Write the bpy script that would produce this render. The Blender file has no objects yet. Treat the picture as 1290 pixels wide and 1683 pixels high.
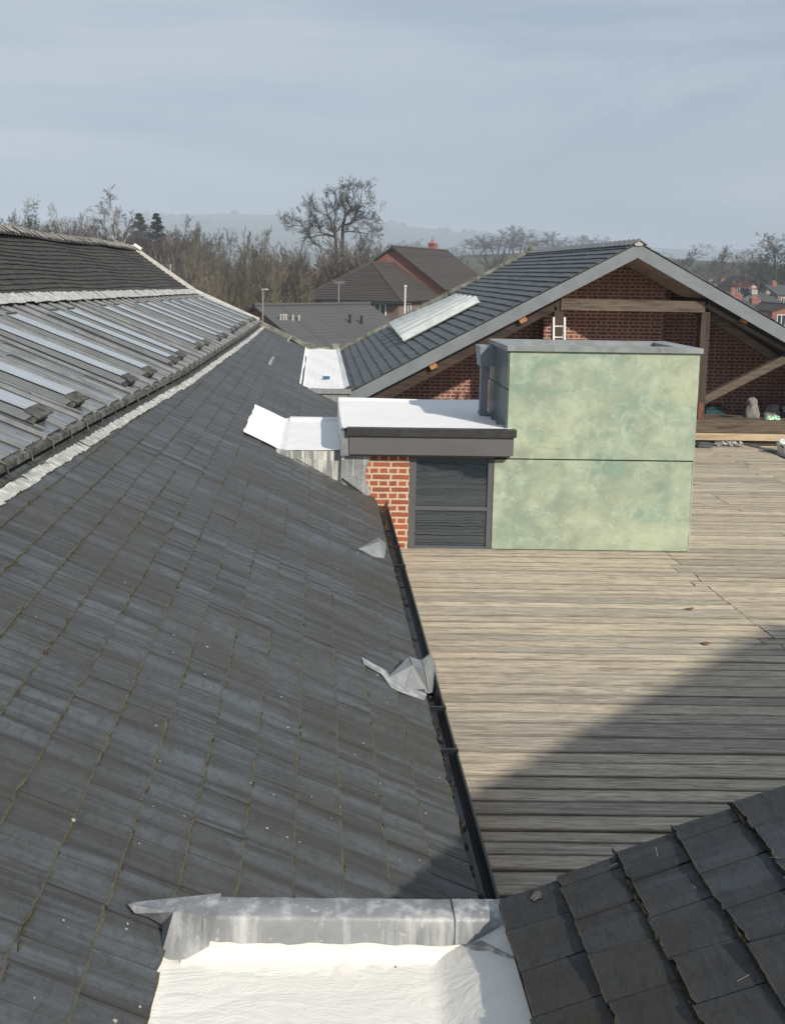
import bpy, math, random
from mathutils import Vector, Matrix
rnd = random.Random(11)
SC = bpy.context.scene
COL = SC.collection

# ------------------------------------------------------------------ camera
F, PX, PY, CAMH = 1550.0, 530.0, 610.0, 3.27
_dy = Vector((-8, -165, F)).normalized()
_dn = Vector((-.0151, 1, (165 - .0151 * 8) / F))
_dn = (_dn - _dy * _dn.dot(_dy)).normalized()
_dx = _dy.cross(-_dn)
R3 = Matrix([(a.x, -a.y, -a.z) for a in (_dx, _dy, -_dn)])
CAM = Vector((0, 0, CAMH))
cd = bpy.data.cameras.new('camera')
cam = bpy.data.objects.new('camera', cd)
COL.objects.link(cam)
cam.matrix_world = Matrix.Translation(CAM) @ R3.to_4x4()
cd.sensor_fit = 'HORIZONTAL'
cd.sensor_width = 36
cd.lens = F / 1290 * 36
cd.shift_x = (645 - PX) / 1290
cd.shift_y = -(841.5 - PY) / 1290
cd.clip_start = .1
cd.clip_end = 20000
SC.camera = cam

# ------------------------------------------------------------------ sky, sun, exposure
SUN = Vector((.83, -1.19, 1)).normalized()
SC.view_settings.view_transform = 'Standard'
SC.view_settings.look = 'None'
SC.view_settings.exposure = 0
SC.view_settings.gamma = 1
SC.view_settings.use_curve_mapping = False
w = bpy.data.worlds.new("World")
SC.world = w
w.use_nodes = True
nt = w.node_tree
nt.nodes.clear()
wo = nt.nodes.new('ShaderNodeOutputWorld')
bg = nt.nodes.new('ShaderNodeBackground')
sky = nt.nodes.new('ShaderNodeTexSky')
sky.sky_type = 'NISHITA'
sky.sun_disc = False
sky.sun_elevation = math.asin(SUN.z)
sky.sun_rotation = math.atan2(SUN.x, SUN.y)
sky.air_density = 1.2
sky.dust_density = 3.0
sky.ozone_density = 1.0
tc = nt.nodes.new('ShaderNodeTexCoord')
mp = nt.nodes.new('ShaderNodeMapping')
mp.inputs['Scale'].default_value = (1.0, 1.3, 4.5)
nz = nt.nodes.new('ShaderNodeTexNoise')
nz.inputs['Scale'].default_value = 1.6
nz.inputs['Detail'].default_value = 5
nz.inputs['Roughness'].default_value = .55
nz.inputs['Distortion'].default_value = .4
cr = nt.nodes.new('ShaderNodeValToRGB')
cr.color_ramp.elements[0].position = .42
cr.color_ramp.elements[0].color = (.12, .12, .12, 1)
cr.color_ramp.elements[1].position = .64
cr.color_ramp.elements[1].color = (.95, .95, .95, 1)
mx = nt.nodes.new('ShaderNodeMix')
mx.data_type = 'RGBA'
veil = nt.nodes.new('ShaderNodeRGB')            # thin high cloud, in the sky's own units
veil.outputs[0].default_value = (5.2, 5.8, 6.5, 1)
L = nt.links.new
L(tc.outputs['Generated'], mp.inputs['Vector'])
L(mp.outputs['Vector'], nz.inputs['Vector'])
L(nz.outputs['Fac'], cr.inputs['Fac'])
L(cr.outputs['Color'], mx.inputs['Factor'])
mx0 = nt.nodes.new('ShaderNodeMix')              # even high haze over the clear sky
mx0.data_type = 'RGBA'
mx0.inputs[0].default_value = .62
veil0 = nt.nodes.new('ShaderNodeRGB')
veil0.outputs[0].default_value = (3.3, 4.35, 5.75, 1)
L(sky.outputs['Color'], mx0.inputs[6])
L(veil0.outputs[0], mx0.inputs[7])
L(mx0.outputs[2], mx.inputs['A'])
L(veil.outputs[0], mx.inputs['B'])
L(mx.outputs['Result'], bg.inputs['Color'])
bg.inputs['Strength'].default_value = .104
L(bg.outputs[0], wo.inputs['Surface'])
sd = bpy.data.lights.new('sun', 'SUN')
sd.energy = 5.0
sd.angle = math.radians(1.15)
sd.color = (1.0, .93, .82)
so = bpy.data.objects.new('sun', sd)
COL.objects.link(so)
so.location = SUN * 60
so.rotation_euler = SUN.to_track_quat('Z', 'Y').to_euler()


# ------------------------------------------------------------------ pixel -> place helpers
def ray(x, y):
    return R3 @ Vector(((x - PX) / F, -(y - PY) / F, -1))


def P(x, y, Y):                # the point seen at a photo pixel, at distance Y
    d = ray(x, y)
    return CAM + d * (Y / d.y)


def PZ(x, y, z):
    d = ray(x, y)
    return CAM + d * ((z - CAMH) / d.z)


def PL(x, y, a, b):            # on the plane z = a + b X
    d = ray(x, y)
    return CAM + d * ((a - CAMH) / (d.z - b * d.x))


LA, LB = .928, -.46            # left roof plane
RA, RB = 1.009, .46            # right roof plane


# ------------------------------------------------------------------ mesh builder
class MB:
    def __init__(s):
        s.v, s.f, s.uv, s.pl = [], [], [], []

    def face(s, pts, uv=None, pl=None):
        i = len(s.v)
        s.v += [tuple(p) for p in pts]
        s.f.append(tuple(range(i, i + len(pts))))
        s.uv.append(uv)
        s.pl.append(pl)

    def mesh_faces(s, vs, fs):
        i = len(s.v)
        s.v += [tuple(p) for p in vs]
        for f in fs:
            s.f.append(tuple(i + k for k in f))
            s.uv.append(None)
            s.pl.append(None)

    def hexa(s, p):            # 8 corners: bottom 4 ccw, top 4 ccw
        s.mesh_faces(p, [(3, 2, 1, 0), (4, 5, 6, 7), (0, 1, 5, 4), (1, 2, 6, 5), (2, 3, 7, 6), (3, 0, 4, 7)])

    def box(s, x0, x1, y0, y1, z0, z1):
        s.hexa([(x0, y0, z0), (x1, y0, z0), (x1, y1, z0), (x0, y1, z0), (x0, y0, z1), (x1, y0, z1), (x1, y1, z1), (x0, y1, z1)])

    def beam(s, p, q, wid, y0, y1):   # timber lying in the XZ plane between p and q
        p, q = Vector((p[0], 0, p[2])), Vector((q[0], 0, q[2]))
        d = (q - p).normalized()
        n = Vector((-d.z, 0, d.x)) * wid / 2
        c = [p - n, q - n, q + n, p + n]
        s.prism([(a.x, a.z) for a in c], y0, y1)

    def prism(s, poly, y0, y1):       # polygon in XZ, extruded in Y
        n = len(poly)
        vs = [(x, y0, z) for x, z in poly] + [(x, y1, z) for x, z in poly]
        fs = [tuple(range(n)), tuple(range(2 * n - 1, n - 1, -1))]
        fs += [(k, k + n, (k + 1) % n + n, (k + 1) % n) for k in range(n)]
        s.mesh_faces(vs, fs)

    def slab(s, pts, th, nrm=None):   # polygon given thickness along -normal
        pts = [Vector(p) for p in pts]
        n = nrm or (pts[1] - pts[0]).cross(pts[2] - pts[0]).normalized()
        k = len(pts)
        vs = pts + [p - n * th for p in pts]
        fs = [tuple(range(k)), tuple(range(2 * k - 1, k - 1, -1))]
        fs += [(i, i + k, (i + 1) % k + k, (i + 1) % k) for i in range(k)]
        s.mesh_faces(vs, fs)

    def tube(s, pts, rad, sides=6, cap=True):
        pts = [Vector(p) for p in pts]
        if not hasattr(rad, '__len__'):
            rad = [rad] * len(pts)
        i0 = len(s.v)
        up = None
        for k, p in enumerate(pts):
            d = (pts[min(k + 1, len(pts) - 1)] - pts[max(k - 1, 0)]).normalized()
            if up is None:
                up = d.cross(Vector((.31, .72, .2)))
                if up.length < .05:
                    up = d.cross(Vector((1, 0, 0)))
            a = (up - d * up.dot(d)).normalized()
            up = a
            b = d.cross(a)
            for j in range(sides):
                t = 2 * math.pi * j / sides
                s.v.append(tuple(p + (a * math.cos(t) + b * math.sin(t)) * rad[k]))
        for k in range(len(pts) - 1):
            for j in range(sides):
                a0 = i0 + k * sides + j
                a1 = i0 + k * sides + (j + 1) % sides
                s.f.append((a0, a1, a1 + sides, a0 + sides))
                s.uv.append(None)
                s.pl.append(None)
        if cap:
            for e in (0, len(pts) - 1):
                s.f.append(tuple(i0 + e * sides + j for j in (range(sides) if e else range(sides - 1, -1, -1))))
                s.uv.append(None)
                s.pl.append(None)

    def blob(s, c, r, sx=1, sy=1, sz=1, n=7, m=5, amp=.2, rr=rnd):
        c = Vector(c)
        i0 = len(s.v)
        for a in range(m + 1):
            th = math.pi * a / m
            for b in range(n):
                ph = 2 * math.pi * b / n
                k = r * (1 + amp * (rr.random() - .5) * 2)
                s.v.append((c.x + k * sx * math.sin(th) * math.cos(ph), c.y + k * sy * math.sin(th) * math.sin(ph), c.z + k * sz * math.cos(th)))
        for a in range(m):
            for b in range(n):
                q = i0 + a * n + b
                q2 = i0 + a * n + (b + 1) % n
                s.f.append((q, q + n, q2 + n, q2))
                s.uv.append(None)
                s.pl.append(None)

    def data(s, name, mat, smooth=False, uvbox=False):
        me = bpy.data.meshes.new(name)
        me.from_pydata(s.v, [], s.f)
        if any(u is not None for u in s.uv) or uvbox:
            l1 = me.uv_layers.new(name='UVMap')
            l2 = me.uv_layers.new(name='plane')
            d1, d2 = [], []
            for poly in me.polygons:
                u, p2 = s.uv[poly.index], s.pl[poly.index]
                if u is None:
                    n = poly.normal
                    u = []
                    for vi in poly.vertices:
                        x, y, z = s.v[vi]
                        if abs(n.z) > .9:
                            u.append((x, y))
                        elif abs(n.y) >= abs(n.x):
                            u.append((x, z))
                        else:
                            u.append((y, z))
                    p2 = p2 or u
                for a in u:
                    d1 += a
                for a in (p2 or u):
                    d2 += a
            l1.data.foreach_set('uv', d1)
            l2.data.foreach_set('uv', d2)
        if smooth:
            me.polygons.foreach_set('use_smooth', [True] * len(me.polygons))
        me.materials.append(mat)
        me.update()
        return me

    def build(s, name, mat, parent=None, smooth=False, uvbox=False):
        o = bpy.data.objects.new(name, s.data(name, mat, smooth, uvbox))
        COL.objects.link(o)
        if parent:
            attach(o, parent)
        return o


def attach(o, parent):
    o.parent = parent
    chain = Matrix.Identity(4)
    p = parent
    while p:
        chain = p.matrix_basis @ chain
        p = p.parent
    if not o.get('_local'):
        o.matrix_basis = chain.inverted()


def tag(o, label=None, cat=None, group=None, kind=None):
    if label:
        o['label'] = label
    if cat:
        o['category'] = cat
    if group:
        o['group'] = group
    if kind:
        o['kind'] = kind
    return o


def thing(name, label, cat, loc=(0, 0, 0), rot=0, group=None):
    o = bpy.data.objects.new(name, None)
    COL.objects.link(o)
    o.empty_display_size = .2
    o.location = loc
    o.rotation_euler = (0, 0, rot)
    return tag(o, label, cat, group)


def local(mb, name, mat, parent, smooth=False, uvbox=False):   # part written in its parent's own axes
    o = mb.build(name, mat, None, smooth, uvbox)
    o.parent = parent
    return o


# ------------------------------------------------------------------ materials
class NT:
    def __init__(s, name):
        s.m = bpy.data.materials.new(name)
        s.m.use_nodes = True
        s.nt = s.m.node_tree
        s.b = s.nt.nodes['Principled BSDF']

    def n(s, t, ins=None, **at):
        x = s.nt.nodes.new('ShaderNode' + t)
        for k, v in at.items():
            setattr(x, k, v)
        for k, v in (ins or {}).items():
            sk = x.inputs[k]
            if isinstance(v, bpy.types.NodeSocket):
                s.nt.links.new(v, sk)
            else:
                sk.default_value = v
        return x

    def set(s, **k):
        for a, v in k.items():
            sk = s.b.inputs[a.replace('_', ' ')]
            if isinstance(v, bpy.types.NodeSocket):
                s.nt.links.new(v, sk)
            else:
                sk.default_value = v

    def ramp(s, fac, stops):
        r = s.n('ValToRGB', {'Fac': fac})
        el = r.color_ramp.elements
        while len(el) < len(stops):
            el.new(.5)
        for e, (p, c) in zip(el, stops):
            e.position = p
            e.color = (*c, 1) if hasattr(c, '__len__') else (c, c, c, 1)
        return r.outputs['Color']

    def mix(s, fac, a, b, mode='MIX'):
        x = s.n('Mix', data_type='RGBA', blend_type=mode)
        for i, v in (('Factor', fac), ('A', a), ('B', b)):
            sk = x.inputs[i] if i != 'Factor' else x.inputs[0]
            if i == 'A':
                sk = x.inputs[6]
            if i == 'B':
                sk = x.inputs[7]
            if isinstance(v, bpy.types.NodeSocket):
                s.nt.links.new(v, sk)
            else:
                sk.default_value = (*v, 1) if hasattr(v, '__len__') else v
        return x.outputs[2]

    def math(s, op, a, b=0.0, clamp=False):
        x = s.n('Math', {0: a, 1: b}, operation=op)
        x.use_clamp = clamp
        return x.outputs[0]

    def coord(s, kind='Object', scale=(1, 1, 1), rot=(0, 0, 0), uv=None):
        if uv:
            src = s.n('UVMap', uv_map=uv).outputs['UV']
        else:
            src = s.n('TexCoord').outputs[kind]
        return s.n('Mapping', {'Vector': src, 'Scale': scale, 'Rotation': rot}).outputs['Vector']

    def noise(s, vec, scale, detail=5, rough=.55, dist=0):
        return s.n('TexNoise', {'Vector': vec, 'Scale': scale, 'Detail': detail, 'Roughness': rough, 'Distortion': dist}).outputs['Fac']

    def bump(s, h, strength=.3, dist=.01):
        s.set(Normal=s.n('Bump', {'Height': h, 'Strength': strength, 'Distance': dist}).outputs['Normal'])

    def island(s):
        return s.n('NewGeometry').outputs['Random Per Island']


def plain(name, c1, c2=None, scale=6, rough=.6, bump=0, stretch=(1, 1, 1), metal=0, lo=.35, hi=.65, spec=.5):
    t = NT(name)
    v = t.coord(scale=stretch)
    f = t.noise(v, scale, 6, .6)
    c2 = c2 or tuple(a * .75 for a in c1)
    t.set(Base_Color=t.ramp(f, [(lo, c2), (hi, c1)]), Roughness=rough, Metallic=metal)
    t.set(Specular_IOR_Level=spec)
    if bump:
        t.bump(t.noise(v, scale * 5, 6, .6), bump, .01)
    return t.m


def slate_mat(name, light, dark, brown, moss, edge=.07, mossamt=.5, rough=.5, streak=1.0, broad=.5):
    t = NT(name)
    uv = t.n('UVMap', uv_map='UVMap').outputs['UV']
    sep = t.n('SeparateXYZ', {0: uv})
    pv = t.coord(uv='plane', scale=(1, 1, 1))
    isl = t.island()
    md = tuple((a + b) / 2 for a, b in zip(light, dark))
    base = t.ramp(isl, [(0, tuple((a + b) / 2 for a, b in zip(md, dark))), (.2, md), (.7, tuple((a + b) / 2 for a, b in zip(light, md))), (.9, light), (1, brown)])
    # rain streaks run down the slope, over several slates
    sv = t.coord(uv='plane', scale=(14, .42, 1))
    st = t.noise(sv, 1.0, 7, .65, .3)
    base = t.mix(t.math('MULTIPLY', t.ramp(st, [(.40, 1.0), (.53, 0.0)]), .9 * streak), base, (.030, .027, .024))
    sv2 = t.coord(uv='plane', scale=(30, 1.2, 1))
    st2 = t.noise(sv2, 1.0, 5, .6)
    base = t.mix(t.math('MULTIPLY', t.ramp(st2, [(.48, 0.0), (.66, 1.0)]), .6 * streak), base, tuple(a * b for a, b in zip(light, (1.4, 1.52, 1.64))))
    st3 = t.noise(t.coord(uv='plane', scale=(7, .45, 1)), 1.0, 4, .55, .3)
    base = t.mix(t.math('MULTIPLY', t.ramp(st3, [(.49, 0.0), (.60, 1.0)]), .75 * streak), base, tuple(a * b for a, b in zip(light, (1.38, 1.5, 1.6))))
    big = t.noise(pv, 1.1, 4, .6, .5)
    base = t.mix(t.math('MULTIPLY', t.ramp(big, [(.42, 0.0), (.66, 1.0)]), broad), base, brown)
    # lichen and moss gather at the lower edge of every slate
    mn = t.noise(pv, 26, 6, .7)
    mn2 = t.noise(pv, 2.2, 3, .5)
    e = t.ramp(sep.outputs['Y'], [(0, 1.0), (edge * .35, .75), (edge * 2.2, .18), (edge * 5, .0)])
    mm = t.math('ADD', t.math('MULTIPLY', e, 1.0), t.math('SUBTRACT', t.math('MULTIPLY', mn, .9), t.math('SUBTRACT', 1.13, t.math('MULTIPLY', mn2, .5 * mossamt))), True)
    mm = t.ramp(mm, [(.08, 0.0), (.30, 1.0)])
    base = t.mix(t.math('MULTIPLY', mm, min(1, mossamt * 1.3)), base, moss)
    cn = t.noise(t.coord(uv='plane', scale=(14, 22, 1)), 1.0, 6, .7, .8)
    base = t.mix(t.math('MULTIPLY', t.ramp(cn, [(.38, 1.0), (.50, 0.0)]), .45), base, tuple(a * .75 for a in dark))
    # pale lichen specks
    vo = t.n('TexVoronoi', {'Vector': pv, 'Scale': 34.0, 'Randomness': 1.0})
    sp = t.math('LESS_THAN', vo.outputs['Distance'], .075)
    rr = t.n('SeparateColor', {0: vo.outputs['Color']}).outputs[0]
    sp = t.math('MULTIPLY', sp, t.math('GREATER_THAN', rr, .93))
    base = t.mix(t.math('MULTIPLY', sp, .4), base, (.26, .25, .22))
    t.set(Base_Color=base, Roughness=t.ramp(st2, [(.3, rough + .12), (.7, rough - .06)]), Specular_IOR_Level=.4)
    cl = t.noise(t.coord(uv='plane', scale=(9, 16, 1)), 1.0, 7, .7, 1.0)      # cleft face of the slate
    h = t.math('ADD', t.math('ADD', t.noise(pv, 45, 5, .6), t.math('MULTIPLY', cl, 1.6)), t.math('MULTIPLY', mm, 1.2))
    t.bump(h, .5, .007)
    return t.m


def brick_mat(name, c1, c2, mortar, ms=.013, bumps=.5, grime=.3, dist=.004):
    t = NT(name)
    uv = t.n('UVMap', uv_map='UVMap').outputs['UV']
    dn = t.n('TexNoise', {'Vector': uv, 'Scale': 14.0, 'Detail': 3.0})
    off = t.n('VectorMath', {0: dn.outputs['Color'], 1: (.5, .5, .5)}, operation='SUBTRACT').outputs[0]
    off = t.n('VectorMath', {0: off, 'Scale': dist * 2}, operation='SCALE').outputs[0]
    vv = t.n('VectorMath', {0: uv, 1: off}, operation='ADD').outputs[0]
    bt = t.n('TexBrick', {'Vector': vv, 'Color1': (*c1, 1), 'Color2': (*c2, 1), 'Mortar': (*mortar, 1), 'Scale': 1.0, 'Mortar Size': ms,
                          'Mortar Smooth': .15, 'Bias': -.1, 'Brick Width': .225, 'Row Height': .075})
    bt.offset = .27
    bt.offset_frequency = 2
    bt.squash = .5
    bt.squash_frequency = 2
    g = t.noise(uv, 2.5, 6, .65)
    f = t.noise(uv, 60, 4, .6)
    c = t.mix(t.math('MULTIPLY', t.ramp(g, [(.4, 0.0), (.7, 1.0)]), grime), bt.outputs['Color'], tuple(a * .45 for a in c1))
    c = t.mix(t.math('MULTIPLY', t.ramp(f, [(.3, 1.0), (.6, 0.0)]), .35), c, tuple(a * .5 for a in c2))
    t.set(Base_Color=c, Roughness=.85, Specular_IOR_Level=.25)
    h = t.math('ADD', t.math('MULTIPLY', bt.outputs['Fac'], -1.0), t.math('MULTIPLY', f, .35))
    t.bump(h, bumps, .008)
    return t.m


def wood_mat(name, light, dark, grey, axis=0, rough=.8, isl=True, k=1.0, knots=.5, edges=0.0):
    t = NT(name)
    sc = [14 * k, 14 * k, 14 * k]
    sc[axis] = .8 * k
    v = t.coord(scale=tuple(sc))
    ident = t.island()
    vo = t.n('VectorMath', {0: v, 1: t.n('CombineXYZ', {0: t.math('MULTIPLY', ident, 77.0), 1: t.math('MULTIPLY', ident, 31.0), 2: ident}).outputs[0]}, operation='ADD').outputs[0] if isl else v
    g = t.noise(vo, .8, 5, .6, .8)
    g2 = t.noise(vo, 2.6, 7, .7, .5)
    g3 = t.noise(vo, 5.5, 4, .6, .2)
    mid = tuple((a + b) / 2 for a, b in zip(light, grey))
    base = t.ramp(ident, [(0, tuple(a * .8 for a in grey)), (.2, grey), (.4, mid), (.6, light), (.78, tuple(a * .9 for a in mid)), (.92, tuple(a * 1.12 for a in light)), (1, tuple(a * .72 for a in light))]) if isl else t.ramp(g, [(.3, grey), (.7, light)])
    base = t.mix(t.math('MULTIPLY', t.ramp(g, [(.36, 1.0), (.56, 0.0)]), .42), base, tuple((a + b) / 2 for a, b in zip(dark, grey)))
    base = t.mix(t.math('MULTIPLY', t.ramp(g2, [(.36, 1.0), (.49, 0.0)]), .85), base, dark)
    base = t.mix(t.math('MULTIPLY', t.ramp(g3, [(.38, 1.0), (.47, 0.0)]), .6), base, tuple(a * .8 for a in dark))
    base = t.mix(t.math('MULTIPLY', t.ramp(g2, [(.53, 0.0), (.66, 1.0)]), .55), base, tuple(min(1, a * 1.25) for a in light))
    ks = [7, 7, 7]
    ks[axis] = 1.9
    vv = t.n('VectorMath', {0: t.coord(scale=tuple(ks)), 1: t.n('CombineXYZ', {0: t.math('MULTIPLY', ident, 55.0)}).outputs[0]}, operation='ADD').outputs[0]
    vor = t.n('TexVoronoi', {'Vector': vv, 'Scale': 1.0})
    kn = t.math('MULTIPLY', t.ramp(vor.outputs['Distance'], [(.06, 1.0), (.13, 0.0)]), t.math('GREATER_THAN', t.n('SeparateColor', {0: vor.outputs['Color']}).outputs[1], .45))
    base = t.mix(t.math('MULTIPLY', kn, knots), base, tuple(a * .7 for a in dark))
    if edges:
        ev = t.n('SeparateXYZ', {0: t.n('UVMap', uv_map='UVMap').outputs['UV']}).outputs[1]
        d_ = t.math('SUBTRACT', .5, t.math('ABSOLUTE', t.math('SUBTRACT', ev, .5)))
        d_ = t.math('ADD', d_, t.math('MULTIPLY', t.math('SUBTRACT', g, .5), .34))
        base = t.mix(t.math('MULTIPLY', t.ramp(d_, [(.0, 1.0), (.10, 0.0)]), edges), base, tuple(a * .6 for a in dark))
    st = t.noise(t.coord(scale=(.6, 1.0, 1)), 1.0, 5, .65, .6)
    base = t.mix(t.math('MULTIPLY', t.ramp(st, [(.5, 0.0), (.7, 1.0)]), .38), base, tuple(a * .62 for a in grey))
    t.set(Base_Color=base, Roughness=rough, Specular_IOR_Level=.25)
    t.bump(t.math('ADD', t.math('ADD', g2, t.math('MULTIPLY', g3, .6)), t.math('MULTIPLY', kn, -.5)), .6, .006)
    return t.m


def lead_mat(name, base=(.30, .31, .32), pale=(.58, .58, .56), rough=.5, drip=.7):
    t = NT(name)
    v = t.coord()
    a = t.noise(v, 3.5, 6, .65, .6)
    d = t.noise(t.coord(scale=(16, 16, 1.1)), 1.0, 5, .6)
    c = t.ramp(a, [(.32, tuple(x * .6 for x in base)), (.68, base)])
    c = t.mix(t.math('MULTIPLY', t.ramp(d, [(.5, 0.0), (.68, 1.0)]), drip), c, pale)
    f = t.noise(v, 30, 4, .6)
    c = t.mix(t.math('MULTIPLY', t.ramp(f, [(.62, 0.0), (.7, 1.0)]), .4), c, tuple(x * 1.2 for x in pale))
    t.set(Base_Color=c, Roughness=rough, Metallic=.15)
    t.bump(t.noise(v, 14, 5, .6), .35, .01)
    return t.m


def felt_mat(name, c=(.76, .76, .75), c2=(.66, .66, .65), sc=9, b=.5, warm=None):
    t = NT(name)
    v = t.coord(scale=(.5, 1.3, 1))
    n1 = t.noise(v, sc, 8, .68, 1.2)
    v2 = t.coord(scale=(.35, 1.5, 1.5))
    n2 = t.noise(v2, sc * .5, 5, .55, 2.5)
    rid = t.math('ABSOLUTE', t.math('SUBTRACT', n2, .5))
    crk = t.ramp(rid, [(0, 1.0), (.022, 0.0)])
    gr = t.noise(t.coord(), 1.7, 6, .65)
    col = t.mix(t.math('MULTIPLY', t.ramp(gr, [(.45, 0.0), (.75, 1.0)]), .5), c, c2)
    dirt = t.noise(t.coord(), 23, 5, .7)
    col = t.mix(t.math('MULTIPLY', t.ramp(dirt, [(.66, 0.0), (.74, 1.0)]), .3), col, (.42, .38, .32))
    t.set(Base_Color=col, Roughness=.55, Specular_IOR_Level=.35)
    h = t.math('ADD', t.math('MULTIPLY', n1, 1.0), t.math('MULTIPLY', crk, .05))
    t.bump(h, b, .02)
    return t.m


def copper_mat():
    t = NT('green copper cladding')
    v = t.coord()
    a = t.noise(v, 1.3, 4, .6, .8)
    b = t.noise(t.coord(scale=(1, 1, 1.9), rot=(0, .5, 0)), 1.0, 5, .6, 1.0)
    c = t.noise(t.coord(scale=(1.1, 1, 1)), 8, 8, .72, .5)
    d = t.noise(t.coord(scale=(2.2, 2, .8)), 9, 7, .75, .5)
    e = t.noise(v, 3.6, 7, .7, .9)
    col = t.ramp(a, [(.32, (.245, .295, .235)), (.5, (.335, .385, .285)), (.68, (.41, .46, .325))])
    col = t.mix(t.math('MULTIPLY', t.ramp(b, [(.47, 0.0), (.62, 1.0)]), .75), col, (.20, .30, .24))
    col = t.mix(t.math('MULTIPLY', t.ramp(e, [(.50, 0.0), (.66, 1.0)]), .5), col, (.455, .52, .40))
    col = t.mix(t.math('MULTIPLY', t.ramp(c, [(.54, 0.0), (.70, 1.0)]), .6), col, (.48, .56, .45))
    col = t.mix(t.math('MULTIPLY', t.ramp(d, [(.60, 0.0), (.72, 1.0)]), .6), col, (.42, .57, .48))
    col = t.mix(t.math('MULTIPLY', t.ramp(e, [(.32, 1.0), (.46, 0.0)]), .55), col, (.215, .245, .19))
    t.set(Base_Color=col, Roughness=.5, Specular_IOR_Level=.4)
    t.bump(t.noise(v, 2.0, 3, .5), .12, .03)
    return t.m


def glass_mat(name, base=(.012, .014, .016), ior=2.5, rough=.03, wav=.06, wsc=(1, 1, 1.3)):
    t = NT(name)
    t.set(Base_Color=(*base, 1), Roughness=rough, IOR=ior, Specular_Tint=(.72, .86, 1, 1))
    t.bump(t.noise(t.coord(scale=wsc), 2.2, 2, .5, .5), wav, .03)
    return t.m


def pane_mat():
    t = NT('dusty roof glass')
    isl = t.island()
    v = t.coord()
    n1 = t.noise(t.coord(scale=(.8, 6, 1)), 2.0, 6, .6)
    c = t.ramp(isl, [(0, (.055, .060, .066)), (.5, (.13, .14, .15)), (1, (.085, .095, .115))])
    c = t.mix(t.math('MULTIPLY', t.ramp(n1, [(.45, 0.0), (.7, 1.0)]), .35), c, (.22, .22, .215))
    t.set(Base_Color=c, Roughness=t.ramp(isl, [(0, .20), (.5, .07), (1, .12)]), IOR=2.5, Specular_IOR_Level=.6, Specular_Tint=(.82, .92, 1, 1))
    t.bump(n1, .05, .01)
    return t.m


M = {}
M['slate_left'] = slate_mat('weathered blue slate', (.069, .074, .077), (.042, .043, .042), (.052, .047, .040), (.090, .082, .047), mossamt=.64, broad=.8)
M['slate_near'] = slate_mat('dark mossy slate', (.036, .039, .043), (.015, .016, .017), (.030, .024, .016), (.052, .042, .020), edge=.03, mossamt=.6, rough=.5, streak=.7, broad=.8)
M['slate_up'] = slate_mat('black mossy slate', (.040, .040, .040), (.024, .024, .024), (.058, .054, .036), (.075, .070, .040), mossamt=.6, rough=.75, streak=.3, broad=.7)
M['slate_gable'] = slate_mat('new blue black slate', (.088, .095, .102), (.062, .067, .072), (.075, .078, .080), (.05, .05, .05), mossamt=.0, rough=.5, streak=.3, broad=.2)
M['slate_far'] = slate_mat('brown roof tile', (.062, .051, .046), (.040, .033, .031), (.054, .043, .037), (.10, .095, .07), mossamt=.3, rough=.8, streak=.2, broad=.4)
M['slate_dark'] = slate_mat('dark asphalt shingle', (.088, .089, .089), (.075, .076, .077), (.06, .058, .052), (.07, .066, .05), mossamt=.3, rough=.8, streak=.3, broad=.4)
M['under'] = plain('roofing underlay', (.02, .02, .02), rough=.9)
M['moss'] = plain('dry moss', (.085, .075, .040), (.04, .036, .021), 40, .95, .8)
M['moss_dark'] = plain('moss and tail shadow', (.050, .045, .022), (.018, .017, .011), 40, .95, .8)
M['lead'] = lead_mat('weathered lead')
M['lead_white'] = lead_mat('pale lead flashing', (.46, .46, .43), (.74, .73, .68), .5, .7)
M['lead_dark'] = lead_mat('dull grey lead', (.27, .28, .29), (.40, .41, .41), .55, .4)
M['felt'] = felt_mat('white roof coating')
M['felt_near'] = felt_mat('rough white roof coating', (.70, .685, .645), (.62, .60, .555), 9, .5)
M['cream'] = felt_mat('creamy white coating', (.68, .63, .52), (.62, .57, .46), 7, .35)
M['black_plastic'] = plain('black plastic', (.012, .013, .015), (.02, .02, .02), 9, .32)
M['grit'] = plain('gutter grit', (.05, .048, .04), (.015, .015, .013), 60, .95, .8)
M['deck'] = wood_mat('weathered deck boards', (.54, .46, .345), (.165, .135, .10), (.39, .35, .29), 0, k=1.7, edges=.6)
M['deck_void'] = plain('black deck void', (.012, .011, .01), rough=.95)  # near black slab filling the space below the boards
M['old_timber'] = wood_mat('old dark timber', (.135, .104, .078), (.040, .030, .023), (.085, .072, .062), 0, .85, k=.6)
M['old_timber_up'] = wood_mat('old dark upright timber', (.070, .052, .038), (.026, .020, .016), (.055, .046, .038), 2, .85, k=.6)
M['dark_timber'] = wood_mat('darker rafter timber', (.062, .043, .033), (.022, .016, .013), (.045, .034, .029), 0, .85, k=.6)  # darker copy of the old timber, for the left rafter
M['pale_timber'] = wood_mat('pale sawn timber', (.48, .37, .24), (.30, .22, .14), (.40, .33, .24), 0, .8, k=.5)
M['cut_timber'] = plain('orange cut timber', (.45, .21, .07), (.30, .14, .05), 20, .8)
M['soffit'] = wood_mat('soffit boards', (.50, .40, .33), (.36, .29, .24), (.44, .36, .30), 1, .7, isl=False, k=.5)
M['fascia_blue'] = plain('blue grey fascia paint', (.185, .205, .22), (.15, .168, .18), 3, .45)
M['anthracite'] = plain('warm grey cladding', (.125, .120, .122), (.105, .102, .104), 2, .42)
M['frame_grey'] = plain('grey window frame', (.105, .110, .118), (.09, .094, .10), 2, .4)
M['trim_dark'] = plain('dark roof trim', (.045, .048, .045), (.03, .03, .03), 12, .4)
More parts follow.
